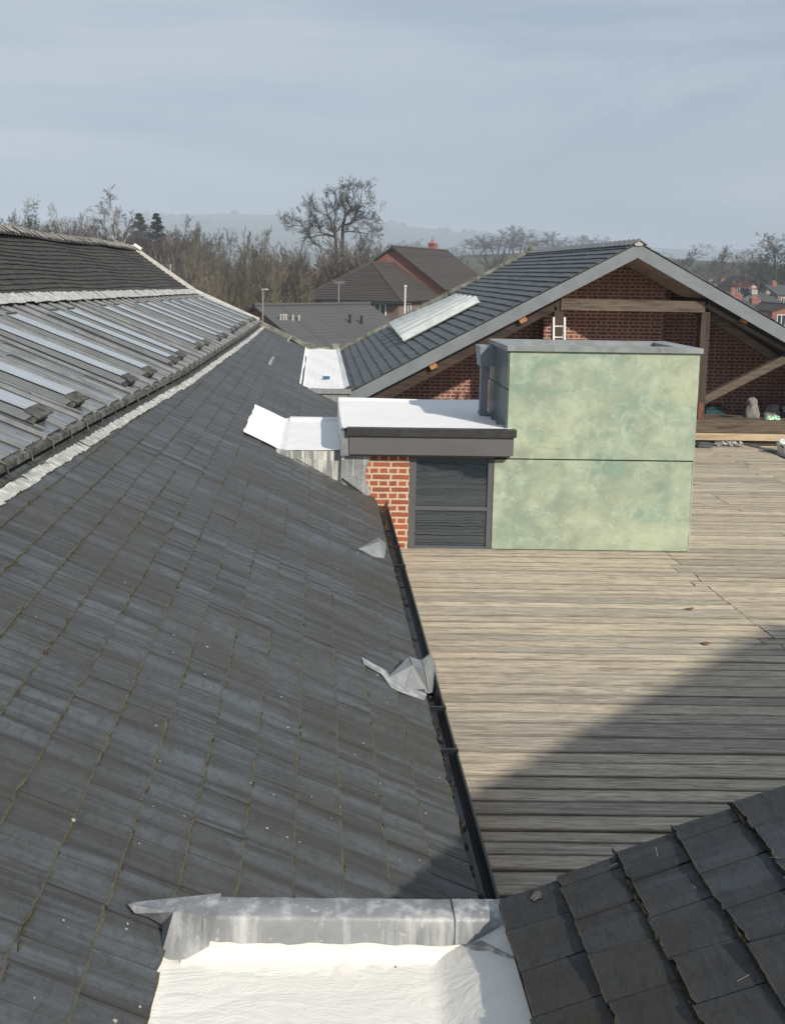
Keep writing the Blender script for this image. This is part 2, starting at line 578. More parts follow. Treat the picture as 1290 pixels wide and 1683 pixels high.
M['pipe_grey'] = plain('blue grey metal', (.215, .25, .28), (.19, .22, .245), 3, .4)
M['coping'] = plain('zinc coping', (.31, .335, .335), (.21, .225, .22), 5, .38, .05, metal=.2)
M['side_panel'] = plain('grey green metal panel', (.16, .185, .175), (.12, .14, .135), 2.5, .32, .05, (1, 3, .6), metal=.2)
M['copper'] = copper_mat()
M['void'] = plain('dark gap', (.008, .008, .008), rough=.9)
M['brick_gable'] = brick_mat('dark red brick', (.265, .082, .055), (.165, .053, .039), (.46, .36, .30), .0135, .5, .35)
M['brick_bright'] = brick_mat('orange red brick', (.40, .125, .065), (.27, .08, .05), (.62, .50, .37), .013, .7, .15, .008)
M['brick_house'] = brick_mat('brown house brick', (.20, .125, .095), (.15, .095, .075), (.26, .22, .19), .012, .3, .3)
M['brick_red'] = brick_mat('bright red brick', (.36, .105, .065), (.28, .085, .06), (.36, .26, .22), .01, .3, .3)
M['render_white'] = plain('white render', (.74, .71, .62), (.62, .60, .53), 2, .8)
M['stone'] = plain('pale stone', (.46, .44, .40), (.32, .30, .27), 8, .85, .3)
M['mossy_stone'] = plain('mossy stone', (.22, .22, .19), (.10, .105, .075), 5, .9, .4, lo=.4, hi=.6)
M['window_glass'] = glass_mat('reflecting window glass', (.010, .014, .020), 2.7)
M['pane'] = pane_mat()
M['bar'] = plain('pale glazing bar', (.30, .31, .315), (.19, .195, .20), 4, .4, 0, metal=.2)
M['end_cap'] = plain('dark mossy end cap', (.10, .10, .085), (.025, .025, .022), 14, .8, .3, lo=.4, hi=.6)
M['vent_body'] = plain('grey vent body', (.20, .212, .222), (.155, .165, .172), 3, .4, 0, (1, 5, 1), metal=.1)
M['vent_glass'] = plain('sky pale vent glass', (.36, .39, .42), (.26, .29, .32), 2.5, .12, 0, (1, 4, 1))  # pale blue base paints in the sky reflection on the vent panes
M['alu'] = plain('dull aluminium', (.27, .28, .28), (.15, .155, .155), 5, .38, .05, (1, 1, 1), metal=.35)
M['alu_dirty'] = plain('mossy aluminium', (.19, .19, .165), (.07, .07, .055), 9, .7, .3, lo=.4, hi=.6)
M['verge'] = plain('pale verge strip', (.58, .57, .53), (.42, .42, .39), 6, .6)
M['grp'] = plain('corrugated plastic sheet', (.60, .62, .60), (.44, .46, .44), 5, .35, .1, lo=.3, hi=.6)
M['white_paint'] = plain('white paint', (.78, .78, .75), (.66, .66, .62), 8, .5)
M['ladder_alu'] = plain('bright ladder metal', (.72, .72, .70), (.60, .60, .58), 8, .4, metal=.1)
M['rust'] = plain('rusty steel', (.20, .07, .04), (.10, .04, .028), 14, .85, .4)
M['sack'] = plain('grey woven sack', (.24, .225, .205), (.13, .125, .115), 9, .85, .6)
M['green_pack'] = plain('green printed packet', (.12, .36, .17), (.62, .70, .62), 22, .4, lo=.48, hi=.52)
M['teal'] = plain('teal plastic', (.012, .065, .075), (.008, .045, .052), 8, .5)
M['plastic_dark'] = plain('dark navy plastic', (.02, .03, .05), (.03, .04, .05), 8, .5)
M['clear_plastic'] = plain('crumpled clear plastic', (.26, .26, .25), (.15, .15, .145), 15, .3, .5)
M['blue'] = plain('blue plastic', (.02, .11, .20), (.015, .07, .13), 8, .5)
M['mat_felt'] = plain('grey roofing felt', (.085, .095, .105), (.055, .06, .068), 7, .8, .3)
M['leaf'] = plain('dead brown leaf', (.22, .10, .04), (.12, .06, .03), 20, .8)
M['bark'] = plain('grey bark', (.105, .088, .072), (.06, .05, .042), 6, .95, .4, (1, 1, .3))
M['oak'] = plain('dark oak bark', (.075, .067, .060), (.05, .045, .040), 5, .95, .4, (1, 1, .3))
M['birch'] = plain('white birch bark', (.58, .55, .50), (.22, .20, .18), 3, .9, .2, (1, 1, .6), lo=.4, hi=.5)
M['twig'] = plain('brown twigs', (.125, .106, .088), (.085, .074, .064), .6, .95)
M['twig_red'] = plain('purple brown twigs', (.112, .092, .083), (.075, .062, .058), .6, .95)
M['twig_olive'] = plain('olive willow twigs', (.155, .132, .088), (.105, .091, .063), .5, .95)
M['twig_oak'] = plain('dark oak twigs', (.085, .074, .066), (.06, .053, .048), .5, .95)
M['pine'] = plain('dark evergreen needles', (.028, .055, .032), (.014, .030, .022), .9, .9)
M['pine_blue'] = plain('blue green evergreen', (.026, .046, .040), (.014, .026, .024), .9, .9)
M['ivy'] = plain('dark ivy leaves', (.030, .042, .026), (.014, .020, .014), .9, .9)


def ground_mat():
    t = NT('winter fields')
    v = t.coord()
    a = t.noise(v, .012, 5, .6)
    b = t.noise(v, .08, 6, .7)
    c = t.ramp(a, [(.38, (.085, .080, .055)), (.5, (.088, .098, .060)), (.62, (.072, .088, .052))])
    c = t.mix(t.math('MULTIPLY', t.ramp(b, [(.5, 0.0), (.65, 1.0)]), .6), c, (.075, .062, .045))
    t.set(Base_Color=c, Roughness=1.0, Specular_IOR_Level=.1)
    return t.m


M['ground'] = ground_mat()


# ------------------------------------------------------------------ terrain
def hill(x, y, cx, cy, sx, sy, h):
    return h * math.exp(-((x - cx) / sx) ** 2 - ((y - cy) / sy) ** 2)


def gz(x, y):
    z = -5.0
    z += hill(x, y, 85, 430, 95, 130, 15)
    z += hill(x, y, -90, 330, 120, 130, 3)
    z += hill(x, y, 240, 420, 120, 150, 12)
    r = math.hypot(x, y)
    if r > 600:
        z += hill(x, y, -420, 2900, 900, 800, 128) + hill(x, y, 900, 3300, 1600, 900, 105) + hill(x, y, -2000, 3000, 900, 900, 95)
        z += hill(x, y, 60, 1500, 500, 350, 30) + 5 * math.sin(x * .004 + 1) * min(1, (r - 600) / 600)
    return z


mb = MB()
NA, rs = 120, [0, 15, 30, 45, 60, 80, 100, 125, 150, 180, 210, 250, 290, 330, 380, 430, 500, 580, 680, 800, 950, 1150, 1400, 1700, 2000, 2300, 2600, 2900, 3200, 3600, 4200, 5200, 8000]
vs = []
for r in rs:
    for a in range(NA):
        t = 2 * math.pi * a / NA
        x, y = r * math.sin(t), r * math.cos(t)
        vs.append((x, y, gz(x, y) if r > 59 else -5))
fs = []
for i in range(len(rs) - 1):
    for a in range(NA):
        b = (a + 1) % NA
        fs.append((i * NA + a, (i + 1) * NA + a, (i + 1) * NA + b, i * NA + b))
# finer fan straight ahead
mb.mesh_faces(vs, [tuple(reversed(f)) for f in fs])
tag(mb.build('ground', M['ground'], smooth=True), kind='structure')


# ------------------------------------------------------------------ slates
def slates(O, U, V, N, u0, u1, v0, nrow, gauge, wid, skip=None, th=.008, jit=1.0, rr=rnd, lift=.012, clip=None, butt=0.0, kt=2, chip=0.0, wj=.08):
    mb = MB()
    O, U, V, N = Vector(O), Vector(U), Vector(V).normalized(), Vector(N).normalized()
    for r in range(nrow):
        t0 = v0 + r * gauge
        u = u0 - (wid / 2 if r % 2 else 0) - rr.random() * .02
        while u < u1:
            ww = wid * (1 + (rr.random() - .5) * wj)
            a, b = max(u, u0), min(u + ww - .003 - .003 * rr.random(), u1)
            u += ww
            if clip:
                a, b = clip(a, b, t0 + gauge / 2)
            if b - a < .03:
                continue
            if skip and skip((a + b) / 2, t0 + gauge / 2):
                continue
            ta, tb = t0 + (rr.random() - .5) * .008 * jit, t0 + (rr.random() - .5) * .008 * jit
            hd = t0 + gauge * 1.22
            la, lb = lift + rr.random() * .006 * jit, lift + rr.random() * .006 * jit
            if rr.random() < .05 * jit:
                la += .008
            def pt(uu, vv, hh):
                return O + U * uu + V * vv + N * hh
            tl, bt, tp = [], [], []
            for q in range(kt):
                f = q / (kt - 1)
                uu, vv, hh = a + (b - a) * f, ta + (tb - ta) * f, la + (lb - la) * f
                if kt > 2:
                    vv += (rr.random() - .5) * chip * (1 if 0 < q < kt - 1 else .4) + (chip * 1.6 if rr.random() < .06 else 0)
                    hh += (rr.random() - .5) * .002
                tl.append(pt(uu, vv, hh))
                bt.append(pt(uu, vv - .001, hh - th - lift * .6))
                tp.append((uu, vv))
            mb_i = len(mb.v)
            mb.v += [tuple(p) for p in tl + [pt(b - .002 * rr.random(), hd, .001), pt(a, hd, .001)] + bt]
            topf = tuple(range(kt + 2))
            mb.f.append(tuple(mb_i + k for k in topf))
            mb.uv.append([(q / (kt - 1), 0) for q in range(kt)] + [(1, 1.22), (0, 1.22)])
            mb.pl.append(tp + [(b, hd), (a, hd)])
            for q in range(kt - 1):
                mb.f.append((mb_i + kt + 2 + q, mb_i + kt + 3 + q, mb_i + q + 1, mb_i + q))
                mb.uv.append([(0, butt)] * 4)
                mb.pl.append([tp[q], tp[q + 1], tp[q + 1], tp[q]])
            mb.f.append((mb_i + kt + 2, mb_i, mb_i + kt + 1))
            mb.uv.append([(0, .5)] * 3)
            mb.pl.append([tp[0]] * 3)
            mb.f.append((mb_i + kt - 1, mb_i + 2 * kt + 1, mb_i + kt))
            mb.uv.append([(1, .5)] * 3)
            mb.pl.append([tp[-1]] * 3)
    return mb


def mossline(O, U, V, N, u0, u1, v0, nrow, gauge, dens, size, skip=None, rr=rnd, hh=.010, prob=None):
    mb = MB()
    O, U, V, N = Vector(O), Vector(U), Vector(V).normalized(), Vector(N).normalized()
    for r in range(1, nrow):
        t0 = v0 + r * gauge
        u = u0
        ph = rr.random() * 6
        while u < u1:
            u += rr.expovariate(dens)
            if skip and skip(u, t0):
                continue
            if math.sin(u * 1.7 + ph + r) + math.sin(u * 4.1 + 2 * r) < -.2 + rr.random() * 1.2 - .6:
                continue
            s = size * (.4 + rr.random() ** 2 * 1.3)
            c = O + U * u + V * (t0 + (rr.random() - .75) * size * 1.2) + N * (hh * .6 + rr.random() * .004)
            pts = []
            for k in range(5):
                a = 6.283 * k / 5 + rr.random()
                pts.append(c + U * (math.cos(a) * s * (1 + 1.6 * rr.random())) + V * (math.sin(a) * s * .55))
            top = c + N * s * .7
            i = len(mb.v)
            mb.v += [tuple(p) for p in pts] + [tuple(top)]
            for k in range(5):
                mb.f.append((i + k, i + (k + 1) % 5, i + 5))
                mb.uv.append(None)
                mb.pl.append(None)
    return mb


def interp(tab, y):
    if y <= tab[0][0]:
        a, b = tab[0], tab[1]
    elif y >= tab[-1][0]:
        a, b = tab[-2], tab[-1]
    else:
        for a, b in zip(tab, tab[1:]):
            if a[0] <= y <= b[0]:
                break
    t = (y - a[0]) / (b[0] - a[0])
    return a[1] + (b[1] - a[1]) * t


# ------------------------------------------------------------------ left building
YE = 27.0
GT = [(2, -2.16), (4, -2.12), (6.12, -2.074), (8.38, -2.013), (12.97, -1.847), (21.76, -1.70), (27, -1.655)]
gx = lambda y: interp(GT, y)
lz = lambda x: LA + LB * x
left = thing('slate_roof_building', 'long dark slate roof on the left with a band of sloping glass below its ridge', 'roof building', (-3, 15, -5))
kx = math.sqrt(1 + LB * LB)
LO, LU, LV, LN = Vector((.70, 0, lz(.70))), Vector((0, 1, 0)), Vector((-1, 0, .46)), Vector((.46, 0, 1))
xv = lambda X: (.70 - X) * kx


def lskip(u, v):
    X = .70 - v / kx
    if X < gx(u) - .12:
        return True
    if u > 18.3 and X > -.24:
        return True
    if 10.95 < u < 13.3 and X > -.30:
        return True
    return False


def lclip(a, b, v):
    return (max(a, 2.80), b) if .70 - v / kx > -.44 else (a, b)


slates(LO, LU, LV, LN, 1.0, YE, -.02, 15, .2145, .205, lskip, rr=random.Random(3), clip=lclip, kt=5, chip=.007, wj=.38).build('lower_slate_slope', M['slate_left'], left)
mb = MB()
mb.slab([(.70, 2.86, lz(.70) - .004), (.70, 10.95, lz(.70) - .004), (.70, 18.3, lz(.7) - .004), (-.3, 18.3, lz(-.3) - .004), (-.3, YE, lz(-.3) - .004), (-1.9, YE, lz(-1.9) - .004), (-2.5, .8, lz(-2.5) - .004), (-.47, .8, lz(-.47) - .004), (-.47, 2.86, lz(-.47) - .004)], .05, LN.normalized())
mb.build('roof_underlay', M['under'], left)
tag(mossline(LO, LU, LV, LN, 1.2, 16, -.02, 15, .2145, 26, .0095, lskip, rr=random.Random(5)).build('moss', M['moss'], left), kind='stuff')

# upper slates, ridge to top of glass (a slightly warped slope)
RX, RZ = -5.307, 3.843
tX = lambda y: -4.47 + .036 * y
tZ = lambda y: 2.95 - .0145 * y
mb = MB()
rr = random.Random(8)
nrow = 15
for r in range(nrow):
    y = 1.0 - (.13 if r % 2 else 0)
    while y < YE:
        ww = .26 * (1 + (rr.random() - .5) * .1)
        a, b = max(y, 1.0), min(y + ww - .006, YE)
        y += ww
        if b - a < .04:
            continue
        def sp(yy, f, h):
            p0, p1 = Vector((tX(yy), yy, tZ(yy) + .05)), Vector((RX, yy, RZ - .02))
            d = (p1 - p0)
            n = Vector((d.z, 0, -d.x)).normalized()
            return p0 + d * f + n * (h + .018 * math.sin(yy * 1.3 + f * 4))
        f0, f1 = r / nrow, min(1, (r + 1.2) / nrow)
        j1, j2 = (rr.random() - .5) * .012, (rr.random() - .5) * .012
        h1, h2 = .022 + rr.random() * .012, .022 + rr.random() * .012
        i = len(mb.v)
        mb.v += [tuple(p) for p in (sp(a, f0 + j1, h1), sp(b, f0 + j2, h2), sp(b, f1, .002), sp(a, f1, .002), sp(a, f0 + j1, h1 - .03), sp(b, f0 + j2, h2 - .03))]
        pl = [(a, f0 * 1.8), (b, f0 * 1.8), (b, f1 * 1.8), (a, f1 * 1.8)]
        for f, u, q in (((0, 1, 2, 3), [(0, 0), (1, 0), (1, 1.2), (0, 1.2)], pl), ((4, 5, 1, 0), [(0, .5)] * 4, [pl[0], pl[1], pl[1], pl[0]]), ((4, 0, 3), [(0, .5)] * 3, pl[:3]), ((1, 5, 2), [(0, .5)] * 3, pl[:3])):
            mb.f.append(tuple(i + k for k in f))
            mb.uv.append(u)
            mb.pl.append(q)
mb.build('upper_slate_slope', M['slate_up'], left)
mb = MB()
mb.mesh_faces([(tX(1), 1, tZ(1) + .03), (tX(YE), YE, tZ(YE) + .03), (RX, YE, RZ - .05), (RX, 1, RZ - .05), (-9.5, YE, 1.2), (-9.5, 1, 1.2), (RX, YE, 1.0), (RX, 1, 1.0)],
              [(0, 1, 2, 3), (3, 2, 4, 5), (2, 6, 4)])
mb.build('roof_slope', M['under'], left)
mb = MB()
rr = random.Random(2)
y = 1.0
while y < YE:
    wv = .03 * math.sin(y * .9) + .012 * math.sin(y * 2.3)
    z = RZ + .03 + wv * .5
    ww = .19
    t = .038 + rr.random() * .025
    # each ridge tile a shallow saddle laid over the next
    for sgn in (1, -1):
        a = [(RX, y, z + .02 + t), (RX, y + ww + .05, z + .02), (RX + sgn * .17, y + ww + .05, z - .09), (RX + sgn * .17, y, z - .09 + t)]
        mb.slab(a if sgn > 0 else a[::-1], .022)
    y += ww
mb.build('ridge_tiles', M['alu'] if False else plain('pale grey ridge tile', (.26, .255, .24), (.13, .13, .12), 7, .8, .2), left)

# glass band
GH = .11


def gp(y, f, h=0.0):            # point on the glass plane: f = 0 gutter .. 1 top
    p0 = Vector((gx(y), y, lz(gx(y)) + GH))
    p1 = Vector((tX(y), y, tZ(y)))
    d = p1 - p0
    n = Vector((d.z, 0, -d.x)).normalized()
    return p0 + d * f + n * h


bay = .482
ys = []
y = 7.01 - 12 * bay
while y < YE - .1:
    ys.append(y)
    y += bay
ys.append(YE - .05)
mb = MB()
bars = MB()
rr = random.Random(4)
for a, b in zip(ys, ys[1:]):
    k = [0, .22, .6, 1] if rr.random() < .6 else [0, .5, 1]
    for f0, f1 in zip(k, k[1:]):
        h = [.004 + rr.random() * .012 for _ in range(4)]
        mb.slab([gp(a + .018, f0, h[0]), gp(b - .018, f0, h[1]), gp(b - .018, f1 + .004, h[2] * .6), gp(a + .018, f1 + .004, h[3] * .6)][::-1], .006)
for a in ys:
    q = [gp(a - .022, -.01, .012), gp(a + .022, -.01, .012), gp(a + .022, 1, .012), gp(a - .022, 1, .012)]
    up = (gp(a, .5, .03) - gp(a, .5, 0))
    bars.hexa([p - up * .5 for p in q] + [p + up * .4 for p in q])
    q2 = [gp(a - .008, -.01, .02), gp(a + .008, -.01, .02), gp(a + .008, 1, .02), gp(a - .008, 1, .02)]
    bars.hexa(q2 + [p + up * .9 for p in q2])
gas = MB()
for a, b in zip(ys, ys[1:]):
    m_ = (a + b) / 2
    for c_, w_, h_ in ((a + .030, .007, .016), (a - .030, .007, .016), (m_ + .012, .006, .020)):
        if c_ < 1 or c_ > YE:
            continue
        q = [gp(c_ - w_, 0, .004), gp(c_ + w_, 0, .004), gp(c_ + w_, 1, .004), gp(c_ - w_, 1, .004)]
        u_ = gp(c_, .5, h_) - gp(c_, .5, 0)
        gas.hexa(q + [p + u_ for p in q])
    q = [gp(m_ - .014, 0, .004), gp(m_ + .004, 0, .004), gp(m_ + .004, 1, .004), gp(m_ - .014, 1, .004)]
    u_ = gp(m_, .5, .022) - gp(m_, .5, 0)
    bars.hexa(q + [p + u_ for p in q])
mb.build('roof_glazing', M['pane'], left)
gas.build('glazing_gaskets', M['trim_dark'], left)
bars.build('glazing_bars', M['bar'], left)
mb = MB()
mb.mesh_faces([gp(1, 0, -.06), gp(YE, 0, -.06), gp(YE, 1, -.06), gp(1, 1, -.06)], [(0, 3, 2, 1)])
mb.build('glazing_backing', plain('blind behind roof glass', (.16, .165, .17), rough=.9), left)  # plain grey sheet closing the space behind the panes
# opening vents, two to every fifth bay
vy = [4.65, 5.6, 7.2, 8.2, 10.1, 11.1, 12.75, 13.5, 15.35, 16.2, 17.85, 18.65, 20.2, 21.15, 22.4, 23.3, 24.9, 25.9]
for k, y in enumerate(vy):
    y0, y1 = y + .0, y + .34
    f0, f1 = .085 + .012 * math.sin(k), .83
    H1 = .095
    bx = MB()
    c = [gp(y0, f0, .03), gp(y1, f0, .03), gp(y1, f1, .03), gp(y0, f1, .03)]
    t = [gp(y0, f0 - .02, H1), gp(y1, f0 - .02, H1), gp(y1, f1, H1 - .03), gp(y0, f1, H1 - .03)]
    bx.hexa(c + t)
    vo = bx.build('skylight_vent', M['vent_body'], left)
    g = MB()
    g.slab([gp(y0 + .025, f0 + .015, H1 + .012), gp(y1 - .015, f0 + .015, H1 + .012), gp(y1 - .015, f1 - .01, H1 - .018), gp(y0 + .025, f1 - .01, H1 - .018)][::-1], .008)
    g.build('glass_pane', M['vent_glass'], vo)
    e = MB()
    e.hexa([gp(y0 + .004, f0 - .030, .03), gp(y1 - .004, f0 - .030, .03), gp(y1 - .004, f0 - .004, .03), gp(y0 + .004, f0 - .004, .03),
            gp(y0 + .004, f0 - .036, H1 - .012), gp(y1 - .004, f0 - .036, H1 - .012), gp(y1 - .004, f0 - .018, H1 - .012), gp(y0 + .004, f0 - .018, H1 - .012)])
    e.hexa([gp(y0 - .006, f0 - .044, H1 - .010), gp(y1 + .006, f0 - .044, H1 - .010), gp(y1 + .006, f0 + .012, H1 + .002), gp(y0 - .006, f0 + .012, H1 + .002),
            gp(y0 - .006, f0 - .044, H1 + .006), gp(y1 + .006, f0 - .044, H1 + .006), gp(y1 + .006, f0 + .012, H1 + .018), gp(y0 - .006, f0 + .012, H1 + .018)])
    e.build('end_cap', M['end_cap'], vo)
    s = MB()
    s.tube([gp(y0 + .01, f1 - .01, H1 + .0), gp(y1, f1 - .01, H1 + .0)], .012, 5)
    s.build('hinge', M['trim_dark'], vo)
# gutter under the glass, its brackets, the pale flashing below
gm, fl = MB(), MB()
for a, b in zip(ys, ys[1:]):
    p, q = gp(a, 0), gp(b, 0)
    for P0, Q0, dx, z0, z1, wd in ((p, q, .03, -.055, .005, .03),):
        gm.hexa([P0 + Vector((dx, 0, z0)), P0 + Vector((dx + wd, 0, z0)), Q0 + Vector((dx + wd, 0, z0)), Q0 + Vector((dx, 0, z0)),
                 P0 + Vector((dx - .05, 0, z1)), P0 + Vector((dx + wd, 0, z1 - .01)), Q0 + Vector((dx + wd, 0, z1 - .01)), Q0 + Vector((dx - .05, 0, z1))])
    gb = MB()
    gb.tube([p + Vector((.0, 0, .02)), p + Vector((.07, 0, -.005)), p + Vector((.085, 0, -.075))], .007, 5)
    gb.build('gutter_clip', M['end_cap'], left)
rr = random.Random(6)
y = 1.0
while y < YE:
    ww = .22 + rr.random() * .3
    b = min(y + ww, YE)
    def fp(yy, t, h):
        X = gx(yy) + .10 + t
        return Vector((X, yy, lz(X) + .022 + h))
    w1 = .062 + rr.random() * .02
    n = 4
    for i in range(n):
        ya, yb = y + (b - y) * i / n, y + (b - y) * (i + 1) / n
        h = [rr.random() * .022 for _ in range(4)]
        fl.slab([fp(ya, 0, h[0]), fp(ya, w1 + rr.random() * .012, h[1] * .6), fp(yb, w1 + rr.random() * .012, h[2] * .6), fp(yb, 0, h[3])], .006, Vector((.4, 0, .9)))
    y = b - .01 if b < YE else YE + 1
gm.build('glazing_gutter', plain('dirty gutter with painted shadow', (.13, .13, .115), (.035, .035, .03), 9, .6, .2, lo=.4, hi=.6), left)  # darkened beyond its dirt to paint in the shadow below the gutter
fl.build('lead_flashing', M['lead_white'], left)
mb = MB()
y = 1.0
while y < YE:
    b = min(y + .13 + rr.random() * .1, YE)
    w1 = .11 + rr.random() * .03
    def up_(yy, t, h):
        p0 = gp(yy, 1, 0)
        p1 = gp(yy, 1 - t, 0)
        n = (gp(yy, 1, 1) - gp(yy, 1, 0))
        return p1 + n * (.055 + h) + Vector((-.02 * (1 - t / .2), 0, .03 * (1 - t / .2)))
    h = [rr.random() * .03 for _ in range(4)]
    L0 = (gp(y, 1) - gp(y, 0)).length
    mb.slab([up_(y, -.03, .03 + h[0]), up_(y, w1 / L0, h[1] * .5), up_(b, w1 / L0, h[2] * .5), up_(b, -.03, .03 + h[3])], .008, Vector((.4, 0, .9)))
    y = b - .005 if b < YE else YE + 1
mb.build('lead_flashing', M['lead_white'], left)
# verge at the far end
mb = MB()
prof = [Vector((RX, 0, RZ + .05)), Vector((tX(YE), 0, tZ(YE) + .10)), Vector((gx(YE), 0, lz(gx(YE)) + .16))]
for a, b in zip(prof, prof[1:]):
    mb.beam(a, b, .10, YE - .02, YE + .12)
mb.build('verge_strip', M['verge'], left)
mb = MB()
mb.beam(prof[0] + Vector((.1, 0, .05)), prof[0] + Vector((.3, 0, -.08)), .07, YE - .06, YE + .08)
mb.build('verge_cap', M['white_paint'], left)
mb = MB()
a, b = Vector((gx(YE), 0, lz(gx(YE)) + .08)), Vector((-.25, 0, lz(-.25) + .06))
mb.beam(a, b, .13, YE, YE + .2)
mb.beam(a + Vector((.9, 0, -.38)), b, .10, YE - .14, YE + .05)
mb.build('verge_coping', M['mossy_stone'], left)
mb = MB()
mb.box(-9, -.25, YE + .12, YE + .3, -5, .9)
mb.prism([(-1.7, .9), (-.25, .9), (-.25, .95), (-1.66, 1.6), (-3.5, 2.45), (RX, 3.7), (-9, 1.4), (-9, .9)], YE + .02, YE + .28)
mb.build('end_wall', M['brick_red'], left, uvbox=True)
mb = MB()
mb.box(.50, .62, 2.95, 10.9, -.3, .56)
mb.build('eaves_wall', M['brick_bright'], left, uvbox=True)
# eaves gutter
mb, br, ln = MB(), MB(), MB()
GXc = lambda y: .772 + .004 * (y - 7)
secs = [3.05 + i * .25 for i in range(32)]
secs = [s for s in secs if s < 10.8] + [10.85]
ring = []
for y in secs:
    c = Vector((GXc(y), y, .585 + .004 * math.sin(y * 2)))
    ring.append([c + Vector((.058 * math.cos(t), 0, .066 * math.sin(t))) for t in [math.pi + math.pi * k / 8 for k in range(9)]] +
                [c + Vector((.050 * math.cos(t), 0, .058 * math.sin(t))) for t in [2 * math.pi - math.pi * k / 8 for k in range(9)]])
for A, B in zip(ring, ring[1:]):
    n = len(A)
    mb.mesh_faces(A + B, [(k, (k + 1) % n, n + (k + 1) % n, n + k) for k in range(n)])
mb.mesh_faces(ring[-1], [tuple(range(18))])
# lip
for A, B in zip(ring, ring[1:]):
    mb.tube([A[8], B[8]], .007, 5)
gut = mb.build('gutter', M['black_plastic'], left, smooth=False)
for y in (9.05, 8.45, 5.62, 5.1):
    c = Vector((GXc(y), y, .585))
    pts = [c + Vector((.068 * math.cos(t), 0, .076 * math.sin(t))) for t in [math.pi + math.pi * k / 8 for k in range(9)]]
    br = MB()
    for s in range(8):
        a, b = pts[s], pts[s + 1]
        br.mesh_faces([a + Vector((0, -.05, 0)), b + Vector((0, -.05, 0)), b + Vector((0, .05, 0)), a + Vector((0, .05, 0))], [(0, 1, 2, 3)])
    br.box(c.x - .068, c.x + .068, y - .045, y - .03, c.z - .012, c.z + .012)
    br.build('gutter_joint', M['black_plastic'], gut)
mb = MB()
rr = random.Random(12)
for k in range(90):
    y = 3.1 + rr.random() ** 1.5 * 7.4
    mb.blob((GXc(y) - .025 + rr.random() * .03, y, .535 + rr.random() * .006), .008 + rr.random() * .014, 1, 1.6, .6, 5, 3, .4, rr)
tag(mb.build('gutter_silt', M['grit'], gut), kind='stuff')


def LP(x, y, h=0.0):            # photo pixel on the left roof, lifted h off it
    d = ray(x, y)
    nn = LN.normalized()
    t = (Vector((.7, 0, lz(.7))) + nn * h - CAM).dot(nn) / d.dot(nn)
    return CAM + d * t


# lead saddles over the gutter
def saddle(poly, ridge, hbase, htop, name):
    mb = MB()
    base = [LP(x, y, hbase) for x, y in poly]
    top = [LP(x, y, htop) for x, y in ridge]
    return base, top


M['lead_saddle'] = lead_mat('smooth grey lead', (.27, .285, .29), (.40, .41, .41), .5, .25)
mb = MB()
hv_ = [LP(633.5, 1116.6, .012), LP(672.2, 1079.4, .085), LP(692.4, 1085.6, .10), LP(707.9, 1073.2, .10), LP(717.2, 1094.9, .03), LP(720.3, 1116.6, -.02),
       LP(718.8, 1136.7, -.05), LP(704.8, 1139.8, .0), LP(666, 1130.5, .012), LP(678.4, 1093.3, .105), LP(698.3, 1100.5, .125)]
bk = [LP(672.2, 1079.4, .085) - LN.normalized() * .085, LP(692.4, 1085.6, .10) - LN.normalized() * .10, LP(707.9, 1073.2, .10) - LN.normalized() * .14]
mb.mesh_faces(hv_ + bk, [(0, 8, 9), (0, 9, 1), (1, 9, 2), (2, 9, 10), (9, 8, 7, 10), (2, 10, 3), (3, 10, 4), (4, 10, 5), (5, 10, 6), (6, 10, 7), (0, 1, 11), (1, 2, 12, 11), (2, 3, 13, 12), (3, 4, 13)])
for p_, q_ in ((9, 8), (10, 7), (10, 2), (9, 1)):
    mb.tube([hv_[p_], hv_[p_].lerp(hv_[q_], .5) + LN.normalized() * .003, hv_[q_]], .0045, 5)
o = mb.build('lead_saddle', M['lead_saddle'], left)
mb = MB()
q = [(594, 1081), (597, 1092), (626, 1108), (634, 1119), (642, 1130), (660, 1139), (697, 1152), (701, 1142), (668, 1128), (640, 1112), (634, 1103), (612, 1091)]
mb.slab([LP(x, y, .016) for x, y in q], .004, -LN.normalized())
mb.build('lead_apron', M['lead'], o)
mb = MB()
B = [LP(589, 902, .015), LP(622, 883, .02), LP(634, 893, .02), LP(637, 918, -.02), LP(633, 924, -.01), LP(610, 913, .01)]
T1 = LP(623, 890, .10)
mb.mesh_faces(B + [T1], [(0, 6, 1), (1, 6, 2), (2, 6, 3), (3, 6, 4), (4, 6, 5), (5, 6, 0)])
mb.build('lead_saddle', M['lead_saddle'], left)
# vent pipes standing out of the slates
for (x0, y0, x1, y1) in ((442, 599, 449, 586), (472, 561, 479, 551)):
    a = LP(x0, y0, 0)
    b = P(x1, y1, a.y + .05)
    mb = MB()
    mb.tube([a, b], .035, 8)
    mb.tube([a - Vector((0, 0, .02)), a + (b - a) * .12], .06, 8)
    mb.build('vent_pipe', M['lead_dark'], left)
